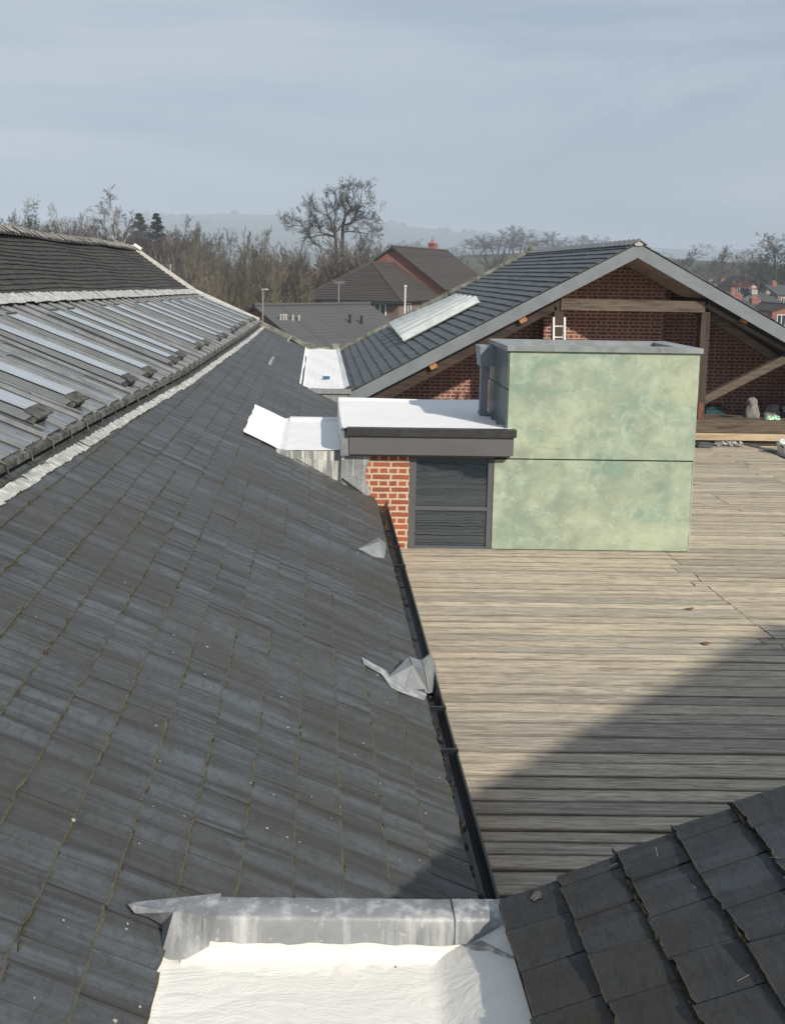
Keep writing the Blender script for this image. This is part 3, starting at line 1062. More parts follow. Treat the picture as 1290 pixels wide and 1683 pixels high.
# bits of lichen, droppings and slipped chips
mb = MB()
rr = random.Random(21)
for (x, y, s) in [(122, 1348, .022), (303, 1341, .008), (512, 1309, .009), (723, 1278, .010), (412, 1287, .012), (450, 1306, .008), (618, 1306, .007), (658, 1413, .006), (690, 1414, .007), (766, 1420, .011), (762, 1422, .01), (205, 957, .008), (338, 1108, .008), (346, 1130, .008), (285, 1072, .007), (365, 1122, .007), (60, 1013, .009), (560, 1290, .006), (480, 1218, .006), (105, 1512, .008), (262, 1503, .008), (57, 1640, .006), (655, 1290, .006), (560, 1327, .007), (545, 1345, .006), (628, 1361, .006), (705, 1262, .006), (208, 1527, .010), (210, 1518, .008), (230, 1655, .012), (190, 1678, .016)]:
    p = LP(x, y, .016)
    s *= .36
    pts = []
    for k in range(8):
        a = 6.283 * k / 8
        pts.append(p + LU * (math.cos(a) * s * (.5 + rr.random())) + LV.normalized() * (math.sin(a) * s * (.5 + rr.random())))
    mb.slab(pts, .004, LN.normalized())
for k in range(50):
    u, X = 2.9 + 9 * rr.random() ** 1.6, .66 - 1.9 * rr.random() ** 1.5
    if lskip(u, xv(X)):
        continue
    p = Vector((X, u, lz(X) + .014))
    s = .002 + .004 * rr.random() ** 2
    pts = [p + LU * (math.cos(a) * s * (.4 + rr.random())) + LV.normalized() * (math.sin(a) * s * (.8 + 1.4 * rr.random())) for a in (0, 1.2, 2.5, 3.8, 5.1)]
    mb.slab(pts, .003, LN.normalized())
tag(mb.build('lichen_spots', plain('pale lichen', (.40, .39, .34), (.25, .24, .21), 40, .9), left), kind='stuff')

# ------------------------------------------------------------------ right roof next to the camera
right = thing('near_slate_roof', 'dark thick edged slate slope in the near right corner, rising away from the white valley', 'roof', (4, 0, -5))
RO, RU, RV, RN = Vector((.60, 0, RA + RB * .60)), Vector((0, -1, 0)), Vector((1, 0, .46)), Vector((-.46, 0, 1))
rr = random.Random(31)
slates(RO, RU, RV, RN, -2.777, 1.5, .006, 44, .198, .156, None, .008, 2.2, rr, .016, butt=.5, kt=9, chip=.004, wj=.10).build('slate_slope', M['slate_near'], right)
tag(mossline(RO, RU, RV, RN, -2.79, -1.2, .006, 12, .198, 230, .0085, None, random.Random(9), .016).build('moss', M['moss_dark'], right), kind='stuff')  # moss clumps, coloured dark to thicken the shadow line at the tails too
mb = MB()
e = RN.normalized() * -.004
mb.slab([Vector((.62, -1.5, RA + RB * .6)) + e, Vector((8.5, -1.5, RA + RB * 8.5)) + e, Vector((8.5, 2.79, RA + RB * 8.5)) + e, Vector((.6, 2.79, RA + RB * .6)) + e], .06, RN.normalized())
mb.build('roof_underlay', M['under'], right)
mb = MB()
mb.prism([(.62, -5), (8.4, -5), (8.4, RA + RB * 8.4 - .08), (.62, RA + RB * .62 - .08)], 2.5, 2.72)
mb.build('gable_wall', M['brick_gable'], right, uvbox=True)
# straws and twigs caught under the slates, lichen patches
mb = MB()
for k in range(9):
    v, u = .05 + rr.random() * 1.1, -2.75 + rr.random() * .75
    p = RO + RU * u + RV.normalized() * v + RN.normalized() * .035
    a = rr.random() * 6.28
    ln = .008 + rr.random() ** 2 * .04
    d = RU * math.cos(a) + RV.normalized() * math.sin(a)
    mb.tube([p - d * ln, p + RN.normalized() * .004 + d * ln * .2, p + d * ln + RN.normalized() * rr.random() * .01], .0004, 3)
tag(mb.build('dry_straws', plain('pale straw', (.42, .36, .25), rough=.9), right), kind='stuff')


def RP(x, y, h=0.0):
    d = ray(x, y)
    nn = RN.normalized()
    t = (RO + nn * h - CAM).dot(nn) / d.dot(nn)
    return CAM + d * t


mb = MB()
for (x, y, s) in ((882, 1471, .020),):
    p = RP(x, y, .017)
    mb.slab([p + RU * (math.cos(a) * s * (.6 + .7 * rr.random())) + RV.normalized() * (math.sin(a) * s * (.6 + .7 * rr.random())) for a in [6.283 * k / 9 for k in range(9)]], .003, RN.normalized())
mb.build('lichen_patch', plain('grey crusty lichen', (.15, .147, .13), (.07, .068, .06), 90, .95, .5), right)

# ------------------------------------------------------------------ near white valley with its lead capped upstand
val = thing('valley_gutter', 'wide rough white painted valley in the foreground between the two slate slopes', 'valley gutter', (.05, 1.8, 1.1))
mb = MB()
nx, ny = 40, 34
vs = []
rr = random.Random(14)
for j in range(ny + 1):
    for i in range(nx + 1):
        x = -.50 + 1.12 * i / nx
        y = .6 + 2.15 * j / ny
        z = 1.122 + .012 * math.sin(7 * x + 2 * y) * math.sin(5 * y) * .4 + rr.random() * .003
        if x < -.44:
            z += (-.44 - x) * .6
        if x > .40:
            z += (x - .40) * .62
        vs.append((x, y, z))
mb.mesh_faces(vs, [(j * (nx + 1) + i, j * (nx + 1) + i + 1, (j + 1) * (nx + 1) + i + 1, (j + 1) * (nx + 1) + i) for j in range(ny) for i in range(nx)])
mb.build('valley_floor', M['felt_near'], val, smooth=True)
zt = P(520, 1546, 2.745).z
zc = P(520, 1507, 2.75).z
mb = MB()
vs = []
for j, (yy, zz) in enumerate(((2.67, 1.120), (2.715, 1.126), (2.738, 1.14), (2.746, 1.165), (2.748, zt + .01))):
    for i in range(nx + 1):
        x = -.395 + .975 * i / nx
        vs.append((x, yy + rr.random() * .006, zz + (rr.random() - .5) * .006 + ((.004 * math.sin(9 * x) + rr.random() * .006) if j == 4 else 0)))
mb.mesh_faces(vs, [(j * (nx + 1) + i, j * (nx + 1) + i + 1, (j + 1) * (nx + 1) + i + 1, (j + 1) * (nx + 1) + i) for j in range(4) for i in range(nx)])
mb.build('valley_upstand', M['felt_near'], val, smooth=True)


def capping(x0, x1, nm, yo=0.0, left_tail=None, zo=0):
    mb = MB()
    n = 26
    rows = []
    for (yy, zz) in ((2.736, zt - .004), (2.738, zt + .03), (2.742, zc - .012), (2.747, zc - .002), (2.756, zc + .001), (2.832, zc + .004), (2.842, zc - .004), (2.846, zc - .12)):
        rows.append((yy - yo, zz + zo))
    vs = []
    for k, (yy, zz) in enumerate(rows):
        for i in range(n + 1):
            x = x0 + (x1 - x0) * i / n
            vs.append((x, yy + (rr.random() - .5) * .004, zz + (rr.random() - .5) * .003 + (.002 * math.sin(13 * x) + .003 * math.sin(41 * x) if k == 0 else 0)))
    mb.mesh_faces(vs, [(j * (n + 1) + i, j * (n + 1) + i + 1, (j + 1) * (n + 1) + i + 1, (j + 1) * (n + 1) + i) for j in range(len(rows) - 1) for i in range(n)])
    return mb.build(nm, M['lead'], val, smooth=True)


Xa, Xb, Xc = P(345, 1500, 2.75).x, P(748, 1500, 2.75).x, P(833, 1490, 2.75).x
capping(Xa - .02, Xb + .01, 'lead_capping')
capping(Xb, Xc - .0, 'lead_capping', .006, None, .006)
mb = MB()                        # dressed end lying on the slates
pts = [LP(210, 1487, .03), LP(222, 1502, .03), LP(246, 1509, .03), LP(268, 1521, .035), Vector((-.462, 2.735, 1.120)), Vector((-.38, 2.722, 1.135)), Vector((Xa + .0, 2.726, zt - .01)), Vector((Xa + .02, 2.738, zc + .004)), Vector((Xa + .025, 2.845, zc + .008)), LP(222, 1483, .03)]
cen = Vector((-.40, 2.70, zc - .03))
mb.mesh_faces(pts + [P(285, 1502, 2.77) + Vector((0, 0, .004))], [(i, (i + 1) % 10, 10) for i in range(10)])
mb.build('lead_dressing', M['lead'], val)
mb = MB()
pts = [P(770, 1553, 2.72), P(792, 1546, 2.72), P(835, 1565, 2.64), P(846, 1576, 2.58), P(815, 1576, 2.64), P(795, 1570, 2.68), P(775, 1566, 2.7)]
mb.mesh_faces(pts + [P(805, 1557, 2.66)], [(i, (i + 1) % 7, 7) for i in range(7)])
mb.build('lead_scrap', M['lead'], val)
mb = MB()
mb.box(-.33, .58, 2.757, 2.835, .3, zc - .02)
mb.build('valley_wall', M['brick_gable'], val, uvbox=True)
for (x, y, s) in ((760, 1575, .008), (584, 1582, .005), (829, 1630, .004), (650, 1590, .004)):
    mb = MB()
    mb.blob(PZ(x, y, 1.126), s, 1, 1, .6, 7, 4, .2, rr)
    mb.build('grit_lump', M['grit'], val)

# ------------------------------------------------------------------ timber deck
mb = MB()
rr = random.Random(17)
y = 2.95
while y < 18.1:
    ww = rr.choice((.115, .14, .145, .15, .16, .18, .215))
    b = min(y + ww - (.006 + rr.random() ** 2 * .012), 18.12)
    cuts = [.66, 4.19 + rr.choice((-.13, 0, 0, .0, .02, .12)), 7.52 + rr.choice((-.12, 0, 0, .1)), 11.2, 16.5]
    if rr.random() < .3:
        cuts.insert(2, 6.0)
    for c0, c1 in zip(cuts, cuts[1:]):
        z0, z1 = (rr.random() - .5) * .010, (rr.random() - .5) * .010
        g = .006 + rr.random() * .012
        ch = .004
        n = 4
        st = []
        for i in range(n + 1):
            x = c0 + g / 2 + (c1 - c0 - g) * i / n
            z = (rr.random() - .5) * .004
            wv = (rr.random() - .5) * .003
            st.append([(x, y + wv, z0 + z - .03), (x, y + wv, z0 + z - ch), (x, y + wv + ch, z0 + z), (x, b + wv - ch, z1 + z), (x, b + wv, z1 + z - ch), (x, b + wv, z1 + z - .03)])
        flat = [p for s in st for p in s]
        fs = [(i * 6 + k, (i + 1) * 6 + k, (i + 1) * 6 + k + 1, i * 6 + k + 1) for i in range(n) for k in range(5)]
        fs += [(0, 1, 2, 3, 4, 5), tuple(n * 6 + k for k in (5, 4, 3, 2, 1, 0))]
        f0_ = len(mb.f)
        mb.mesh_faces(flat, [f[::-1] for f in fs])
        for i in range(n * 5):
            kk = i % 5
            a_, b_ = (0, 1) if kk == 2 else ((0, 0) if kk < 2 else (1, 1))
            mb.uv[f0_ + i] = [(0, b_), (1, b_), (1, a_), (0, a_)]
        for i in (n * 5, n * 5 + 1):
            mb.uv[f0_ + i] = [(0, 0)] * 6
    y += ww
tag(mb.build('deck', M['deck']), kind='structure')
mb = MB()
mb.box(.62, 16.5, 2.9, 18.2, -.5, -.045)
tag(mb.build('deck_base', M['deck_void']), kind='structure')
for (x, y, lab) in ((1133, 1001, 'curled brown dead leaf on the sunlit deck boards'), (1160, 1058, 'flat brown dead leaf on deck boards at the edge of the shadow')):
    p = PZ(x, y, .012)
    mb = MB()
    pts = [p + Vector((math.cos(a) * .045 * (.6 + .6 * rr.random()), math.sin(a) * .03, .012 * rr.random())) for a in [6.283 * k / 9 for k in range(9)]]
    mb.mesh_faces(pts + [p + Vector((0, 0, .004))], [(i, (i + 1) % 9, 9) for i in range(9)])
    tag(mb.build('dead_leaf', M['leaf']), lab, 'leaf', 'dead leaves on the deck')

# ------------------------------------------------------------------ extension with window and white flat roof
YF = 10.93
ext = thing('flat_roof_extension', 'small brick extension with white flat roof and one grey window beside the green box', 'extension', (1.2, 11, 0))
fz1, fz0 = P(700, 712, YF - .12).z, P(700, 748, YF - .12).z
xl, xr = P(574, 730, YF - .12).x, P(844, 730, YF - .12).x
rz = fz1 + .05
rr = random.Random(41)
mb = MB()
n = 24
vs = []
for j in range(n + 1):
    for i in range(n + 1):
        x = .32 + (2.30 - .32) * i / n
        yy = YF - .13 + (13.2 - YF + .13) * j / n
        vs.append((x, yy, rz + .006 * math.sin(3 * x) * math.sin(2 * yy) + (.03 if j == n else 0)))
mb.mesh_faces(vs, [(j * (n + 1) + i, j * (n + 1) + i + 1, (j + 1) * (n + 1) + i + 1, (j + 1) * (n + 1) + i) for j in range(n) for i in range(n)])
zl = 1.175
mb.box(.31, .345, YF - .05, 13.2, zl - .1, rz - .002)
mb.box(.33, 2.3, 13.16, 13.22, .6, rz - .004)
mb.build('white_flat_roof', M['felt'], ext, smooth=False)
mb = MB()
prf = [(-.86, lz(-.86) + .03), (-.66, lz(-.66) + .03), (-.52, lz(-.52) + .03), (-.42, lz(-.42) + .035), (-.34, zl - .005), (-.2, zl), (0, zl), (.31, zl + .004)]
vs, fs = [], []
m = 14
for j in range(m + 1):
    t = j / m
    yy = 10.92 + (13.25 - 10.92) * t
    for i, (x, z) in enumerate(prf):
        xx = x
        dy_ = .45 * max(0, (-.34 - x) / .52) if j == 0 else 0
        vs.append((xx + (rr.random() - .5) * .02, yy + dy_ + (rr.random() - .5) * .02, z + (rr.random() - .5) * .006 + (.025 if j == m else 0)))
k = len(prf)
fs = [(j * k + i, j * k + i + 1, (j + 1) * k + i + 1, (j + 1) * k + i) for j in range(m) for i in range(k - 1)]
mb.mesh_faces(vs, fs)
mb.box(-.36, .31, 13.1, 13.28, .7, zl + .028)
mb.build('white_side_roof', M['felt'], ext, smooth=False)
# lead front under the side roof
mb = MB()
mb.prism([(-.46, lz(-.46) + .03), (-.46, lz(-.46) - .03), (.30, lz(.30) - .03), (.30, zl - .01), (-.3, zl - .012)], YF - .0, YF + .1)
mb.prism([(-.22, zl - .10), (.30, lz(.30) + .0), (.30, zl - .12)], YF - .012, YF - .002)
mb.build('lead_front', lead_mat('streaked lead front', (.30, .31, .31), (.80, .78, .70), .5, .95), ext)
mb = MB()
mb.prism([(.30, zl + .02), (.30, lz(.30) - .02), (.62, lz(.62) + .02), (.60, .95), (.655, 1.12), (.655, fz0 + .02), (.33, fz0 + .02)], YF - .03, YF + .05)
mb.prism([(.33, .86), (.62, lz(.62) + .0), (.66, .70), (.60, .82), (.50, .89)], YF - .07, YF - .035)
mb.tube([(.315, YF - .03, fz0 - .0), (.31, YF - .03, .82)], .014, 6)
mb.build('lead_flashing', M['lead'], ext)
mb = MB()
mb.box(xl, xr, YF - .125, YF + .06, fz0, fz1)
mb.box(xl + .03, xr - .03, YF - .09, YF + .05, fz0 - .025, fz0 - .003)
mb.build('fascia', M['anthracite'], ext)
mb = MB()
mb.box(xl - .03, xr + .025, YF - .155, YF - .12, fz1 - .035, fz1 + .055)
mb.box(xl - .03, xr + .025, YF - .12, YF - .06, fz1 + .03, fz1 + .057)
mb.build('roof_edge_trim', M['trim_dark'], ext)
mb = MB()
mb.box(xl - .10, xl - .002, YF - .11, YF + .02, fz0 - .02, fz1 + .01)
mb.build('lead_corner', M['lead_dark'], ext)
wx0, wx1 = P(673, 800, YF).x, P(812, 800, YF).x
mb = MB()
mb.box(.45, wx0 - .005, YF, YF + .22, -.02, fz0 - .005)
mb.build('brick_wall', M['brick_bright'], ext, uvbox=True)
mb = MB()
mb.box(.36, 2.15, 13.0, 13.15, -.3, rz - .03)
mb.build('rear_wall', M['brick_gable'], ext, uvbox=True)
wz1, wz0 = fz0 - .008, .0
mid = P(740, 836, YF).z
win = MB()
fw = .075
win.box(wx0, wx0 + fw, YF + .01, YF + .09, wz0, wz1)
win.box(wx1 - fw, wx1 - .012, YF + .01, YF + .09, wz0, wz1)
win.box(wx0 + fw, wx1 - fw, YF + .015, YF + .085, wz1 - .055, wz1)
win.box(wx0 + fw, wx1 - fw, YF + .015, YF + .085, wz0, wz0 + .03)
wo_ = win.build('window', M['frame_grey'], ext)
mb = MB()
mb.box(wx0 + fw, wx1 - fw, YF + .012, YF + .08, mid - .022, mid + .018)
mb.build('mid_rail', M['frame_grey'], wo_)
for a, b in ((wz0 + .03, mid - .022), (mid + .018, wz1 - .055)):
    mb = MB()
    mb.box(wx0 + fw, wx1 - fw, YF + .045, YF + .055, a, b)
    mb.build('glass_pane', M['window_glass'], wo_)
mb = MB()
mb.box(wx0, wx1, YF + .1, YF + .12, wz0, wz1)
mb.build('interior_backing', M['void'], wo_)  # near black sheet painting in the dark interior behind the glass

# ------------------------------------------------------------------ green copper box
bx = thing('copper_clad_box', 'large box clad in mottled green copper sheets standing on the deck', 'plant housing', (3.3, 11.8, 0))
X0, X0L, X1 = 2.25, 2.115, 4.462
YB = 12.1
zs = P(970, 756, YF).z
zt_ = P(970, 579, YF).z
mb = MB()
mb.box(X0 + .02, X1 - .02, YF + .02, YB - .02, -.1, zt_ - .16)
mb.box(X0L + .02, X0 + .03, YF + .02, YF + .3, -.02, zs)
mb.build('core', M['void'], bx)


def panel(x0, x1, z0, z1):
    mb = MB()
    mb.box(x0, x1, YF, YF + .012, z0, z1)
    for px in (x0 + .04, (x0 + x1) / 2, x1 - .04):
        for pz in (z0 + .05, (z0 + z1) / 2, z1 - .05):
            mb.box(px - .006, px + .006, YF - .003, YF - .0005, pz - .006, pz + .006)
    return mb.build('cladding_panel', M['copper'], bx)


panel(X0 + .005, X1, zs + .008, zt_)
panel(X0L, X1 - .006, .01, zs - .008)
mb = MB()
mb.box(X0 - .012, X0 + .0, YF + .004, YB, P(836, 640, YF).z + .006, zt_ - .005)
mb.build('side_panel', M['side_panel'], bx)
mb = MB()
mb.box(X0 - .012, X0 + .0, YF + .004, YB, rz - .1, P(836, 640, YF).z - .006)
mb.build('side_panel', M['side_panel'], bx)
mb = MB()
mb.box(X1 + .0, X1 + .012, YF + .004, YB, 0, zt_ - .005)
mb.build('side_panel', M['copper'], bx)
mb = MB()
mb.box(X0, X1, YB, YB + .012, 0, zt_ - .005)
mb.build('rear_panel', M['copper'], bx)
cz0, cz1 = zt_ + .006, P(970, 570, YF).z
cw = .24
ox0, ox1, oy0, oy1 = X0 - .035, X1 + .04, YF - .03, YB + .03
mb = MB()
xs = [ox0, P(908, 580, YF).x, P(1082, 580, YF).x, ox1]
for a, b in zip(xs, xs[1:]):
    mb.box(a + .001, b - .001, oy0, oy0 + cw, cz0, cz1 + (.003 if a == xs[1] else 0))
mb.box(ox0, ox0 + cw, oy0 + cw + .002, oy1 - cw - .002, cz0, cz1 - .002)
mb.box(ox1 - cw, ox1, oy0 + cw + .002, oy1 - cw - .002, cz0, cz1 - .002)
for a, b in zip(xs, xs[1:]):
    mb.box(a + .001, b - .001, oy1 - cw, oy1, cz0, cz1 - .003)
mb.build('coping', M['coping'], bx)
mb = MB()
mb.box(ox0 + cw, ox1 - cw, oy0 + cw, oy1 - cw, cz0 - .12, cz0 - .1)
mb.build('roof_tray', M['lead_dark'], bx)
mb = MB()
hz1, hz0 = P(795, 569, 11.78).z, P(795, 602, 11.8).z
mb.hexa([(2.07, 11.8, hz0), (X0 - .014, 11.8, hz0), (X0 - .014, 12.1, hz0), (2.07, 12.1, hz0), (2.05, 11.78, hz1), (X0 - .014, 11.78, hz1), (X0 - .014, 12.12, hz1), (2.05, 12.12, hz1)])
hp = mb.build('rainwater_hopper', M['pipe_grey'], bx)
mb = MB()
mb.box(2.095, 2.19, 11.9, 12.0, rz, hz0 - .003)
mb.box(2.085, 2.2, 11.89, 12.01, rz + .02, rz + .06)
mb.build('downpipe', M['pipe_grey'], bx)
mb = MB()
for k in range(3):
    mb.tube([(X0 - .06 + .01 * k, YF + .25 + .35 * k, rz + .02), (X0 - .05, YF + .45 + .35 * k, rz + .025)], .012, 5)
mb.build('roof_seal', M['trim_dark'], bx)

# ------------------------------------------------------------------ open gable building
GY, GB, GW = 18.1, 27.0, 20.1
gab = thing('open_gable_building', 'brick building with an open timber trussed gable under a blue black slate roof', 'building', (6.1, 22, -5))
RXg, RZg, SG = 6.10, 3.90, .54
gzr = lambda X: RZg - SG * abs(X - RXg)
kg = math.sqrt(1 + SG * SG)
EL = .62
GO, GU, GV, GN = Vector((EL, 0, gzr(EL))), Vector((0, 1, 0)), Vector((1, 0, SG)), Vector((-SG, 0, 1))
rr = random.Random(51)
smb = slates(GO, GU, GV, GN, GY - .03, GB, -.03, 31, .2, .42, None, .014, 2.2, rr, .022)
smb.build('slate_slope', M['slate_gable'], gab)
ER = 13.0
smb = slates(Vector((ER, 0, gzr(ER))), Vector((0, -1, 0)), Vector((-1, 0, SG)), Vector((SG, 0, 1)), -GB, -GY + .03, -.03, 39, .2, .42, None, .014, 2.2, rr, .022)
smb.build('slate_slope', M['slate_gable'], gab)
mb = MB()
mb.prism([(EL, gzr(EL) - .006), (RXg, RZg - .006), (ER, gzr(ER) - .006), (ER, gzr(ER) - .10), (RXg, RZg - .10), (EL, gzr(EL) - .10)], GY + .02, GB)
mb.build('roof_deck', M['under'], gab)
mb = MB()
y = GY - .05
while y < GB:
    for sg in (1, -1):
        q = [(RXg, y, RZg + .05), (RXg, y + .30, RZg + .035), (RXg + sg * .16, y + .30, RZg + .035 - .10), (RXg + sg * .16, y, RZg + .05 - .10)]
        mb.slab(q if sg > 0 else q[::-1], .02)
    mb.tube([(RXg, y, RZg + .055), (RXg, y + .04, RZg + .055)], .03, 6)
    y += .29
mb.build('ridge_tiles', plain('grey blue ridge tile', (.17, .18, .19), (.12, .125, .13), 5, .6), gab)
mb = MB()
FH = .265
for sg, E in ((-1, EL - .05), (1, ER)):
    ze = gzr(E)
    t0 = [(RXg, RZg - .022), (E, ze - .022), (E, ze - .022 - FH), (RXg, RZg - .022 - FH)]
    mb.prism(t0 if sg > 0 else t0[::-1], GY - .02, GY + .025)
mb.build('verge_fascia', M['fascia_blue'], gab)
mb = MB()
mb.prism([(RXg - .09, RZg - .03), (RXg, RZg + .03), (RXg + .09, RZg - .03), (RXg + .05, RZg - .06), (RXg - .05, RZg - .06)], GY - .045, GY - .022)
mb.build('ridge_end', M['stone'], gab)
mb = MB()
sx = 2.0
mb.prism([(RXg - sx, RZg - .26 - SG * sx), (RXg, RZg - .26), (RXg + sx, RZg - .26 - SG * sx), (RXg + sx, RZg - .235 - SG * sx), (RXg, RZg - .235), (RXg - sx, RZg - .235 - SG * sx)], GY + .03, GW - .47)
mb.build('soffit', M['soffit'], gab)
mb = MB()
mb.prism([(EL + .1, -5), (ER - .1, -5), (ER - .1, gzr(ER - .1) - .12), (RXg, RZg - .12), (EL + .1, gzr(EL + .1) - .12)], GW, GW + .3)
mb.build('gable_wall', M['brick_gable'], gab, uvbox=True)
p0, p1 = P(893, 560, GW - .45).x, P(1089, 560, GW - .45).x
mb = MB()
mb.prism([(p0, 0), (p1, 0), (p1, gzr(p1) - .27), (min(RXg, p1), gzr(min(RXg, p1)) - .27), (p0, gzr(p0) - .27)], GW - .45, GW - .001)
mb.build('brick_pier', M['brick_gable'], gab, uvbox=True)
T0, T1_ = GY + .15, GY + .36
zc1, zc2 = P(930, 500, GY + .15), P(1153, 504, GY + .15)
mb = MB()
mb.beam(zc1 + Vector((-.1, 0, -.0)), zc2 + Vector((.06, 0, 0)), .215, T0 - .03, T1_)
mb.build('collar_beam', M['old_timber'], gab)
pl_, pr_ = P(918, 520, T0).x, P(1160, 520, T0).x
for x in (pl_, pr_):
    mb = MB()
    mb.box(x - .085, x + .085, T0 + .0, T1_ - .01, .05, zc2.z - (.10 if x == pr_ else -.12))
    mb.build('post', M['old_timber_up'], gab)
for a, b, wd, y0, y1 in ((P(910, 497, T0), P(600, 663, T0), .30, T0, T1_ - .02), (P(1163, 497, T0), P(1350, 600, T0), .20, T0 - .02, T1_ - .03), (P(1168, 520, T0 + .25), P(1330, 625, T0 + .25), .15, T1_ + .0, T1_ + .15)):
    mb = MB()
    mb.beam(a, b, wd, y0, y1)
    mb.build('rafter', M['dark_timber' if wd > .25 else 'old_timber'], gab)
mb = MB()
mb.beam(P(1157, 659, T0), P(1330, 571, T0), .15, T0 + .03, T1_ - .04)
mb.build('brace', M['old_timber'], gab)
sz1, sz0 = P(1220, 690, GY + .1).z, P(1220, 711, GY + .1).z
mb = MB()
mb.box(pr_ - .1, ER, GY + .08, GY + .42, sz0, sz1)
mb.box(1.0, pr_ - .1, GY + .12, GY + .42, sz0, sz1 - .03)
mb.build('sill_beam', M['old_timber'], gab)
mb = MB()
mb.box(pr_ - .15, ER, GY + .02, GY + .09, .10, sz0 - .012)
mb.build('skirting_board', M['pale_timber'], gab)
mb = MB()
mb.box(1.0, ER, GY + .10, GW, .0, sz0 - .03)
mb.box(1.0, ER, GY + .425, GW - .46, sz0 - .03, sz1 - .10)
mb.build('inner_floor', M['old_timber'], gab)
for (x, y) in ((858, 524), (711, 600), (1222, 525), (1320, 580)):
    p = P(x, y, GY + .12)
    mb = MB()
    d = Vector((1, 0, SG if p.x < RXg else -SG)).normalized() * .07
    mb.beam(p - d, p + d, .13, GY + .06, GY + .3)
    mb.build('purlin_end', M['cut_timber'], gab)
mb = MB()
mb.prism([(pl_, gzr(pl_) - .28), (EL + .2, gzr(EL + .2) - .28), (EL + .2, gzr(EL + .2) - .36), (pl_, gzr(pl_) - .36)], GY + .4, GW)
mb.build('roof_shade_sheet', M['void'], gab)  # black sheet painting in the dark void under the left slope
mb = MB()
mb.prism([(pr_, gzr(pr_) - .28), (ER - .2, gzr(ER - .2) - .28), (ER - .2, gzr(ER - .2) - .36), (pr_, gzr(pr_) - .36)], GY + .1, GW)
mb.build('roof_shade_sheet', M['void'], gab)  # same painted darkness behind the right rafter
mb = MB()
a = P(1152, 662, T0 - .04)
mb.box(a.x - .05, a.x + .045, T0 - .05, T0 - .004, .12, a.z)
mb.build('post_bracket', M['rust'], gab)
# rear verge coping
mb = MB()
n = 7
for i in range(n):
    X_a, X_b = EL + (RXg - EL) * i / n, EL + (RXg - EL) * (i + 1) / n - .02
    mb.prism([(X_a, gzr(X_a) - .1), (X_b, gzr(X_b) - .1), (X_b, gzr(X_b) + .12), (X_a, gzr(X_a) + .12)], GB - .05, GB + .2)
mb.prism([(RXg - .1, RZg - .1), (RXg + .25, RZg - .2), (RXg + .2, RZg + .08), (RXg, RZg + .18), (RXg - .1, RZg + .1)], GB - .06, GB + .22)
mb.build('verge_coping', M['mossy_stone'], gab)
mb = MB()
mb.prism([(EL, -5), (ER, -5), (ER, gzr(ER) - .12), (RXg, RZg - .12), (EL, gzr(EL) - .12)], GB + .0, GB + .18)
mb.build('rear_wall', M['brick_red'], gab, uvbox=True)


def GP(x, y, h=0.0):
    d = ray(x, y)
    nn = GN.normalized()
    t = (GO + nn * h - CAM).dot(nn) / d.dot(nn)
    return CAM + d * t


# corrugated rooflight, five ribs running up the slope
c00, c10, c01, c11 = GP(664, 562, .05), GP(790, 496, .05), GP(642, 536, .05), GP(752, 490, .05)
mb = MB()
nn = GN.normalized()
rib = 5
pr = []
for k in range(rib):
    for (f, h) in ((.0, .015), (.18, .015), (.36, .15), (.64, .15), (.84, .015)):
        pr.append(((k + f) / rib, h))
pr.append((1, .015))
rows = []
for s in (0, .33, .66, 1):
    a, b = c00.lerp(c10, s), c01.lerp(c11, s)
    rows.append([a.lerp(b, t) + nn * h for t, h in pr])
m = len(pr)
vs = [p for r in rows for p in r]
fs = [(j * m + i, (j + 1) * m + i, (j + 1) * m + i + 1, j * m + i + 1) for j in range(3) for i in range(m - 1)]
i0 = len(vs)
vs2 = [p - nn * .02 for p in vs]
mb.mesh_faces(vs + vs2, fs + [tuple(q + i0 for q in f[::-1]) for f in fs] + [(i, i + 1, i0 + i + 1, i0 + i) for i in range(m - 1)])
rl = mb.build('corrugated_rooflight', M['grp'], gab)
mb = MB()
for s in (.12, .38, .66):
    mb.blob(c00.lerp(c10, s).lerp(c01.lerp(c11, s), .06) + nn * .03, .028, 1, 1, .7, 7, 4, .05)
mb.build('fixing_cap', M['white_paint'], rl)

# ------------------------------------------------------------------ far white valley between the roofs
v2 = thing('valley_gutter', 'narrow white painted valley far off between the left slates and the gable building', 'valley gutter', (.15, 22, 1))
za = PL(495, 633, LA, LB).z
mb = MB()
vs = []
n, m = 10, 20
rr = random.Random(61)
for j in range(m + 1):
    yy = 18.15 + (26.95 - 18.15) * j / m
    for i in range(n + 1):
        x = -.32 + .97 * i / n
        z = 1.0 + .012 * math.sin(yy * 2 + i) + .05 * j / m
        if i == 0:
            z = lz(x) + .03
        if i == n:
            z += .06
        vs.append((x, yy, z))
mb.mesh_faces(vs, [(j * (n + 1) + i, j * (n + 1) + i + 1, (j + 1) * (n + 1) + i + 1, (j + 1) * (n + 1) + i) for j in range(m) for i in range(n)])
mb.box(-.3, .63, 18.12, 18.16, .9, 1.005)
mb.build('valley_floor', M['felt'], v2)
mb = MB()
mb.box(-.42, .68, 18.02, 18.115, .92, 1.01)
mb.box(-.34, .62, 18.06, 18.11, .1, .92)
mb.build('lead_front', M['lead_dark'], v2)
mb = MB()
mb.box(-.32, -.05, 26.9, 27.15, 1.02, 1.2)
mb.box(-.05, .45, 26.93, 27.12, .98, 1.1)
mb.box(.45, .68, 26.9, 27.15, 1.04, 1.2)
mb.build('stone_lip', M['mossy_stone'], v2)
p = PZ(536, 622, 1.02)
mb = MB()
mb.box(p.x - .075, p.x + .075, p.y - .12, p.y - .06, 1.01, 1.07)
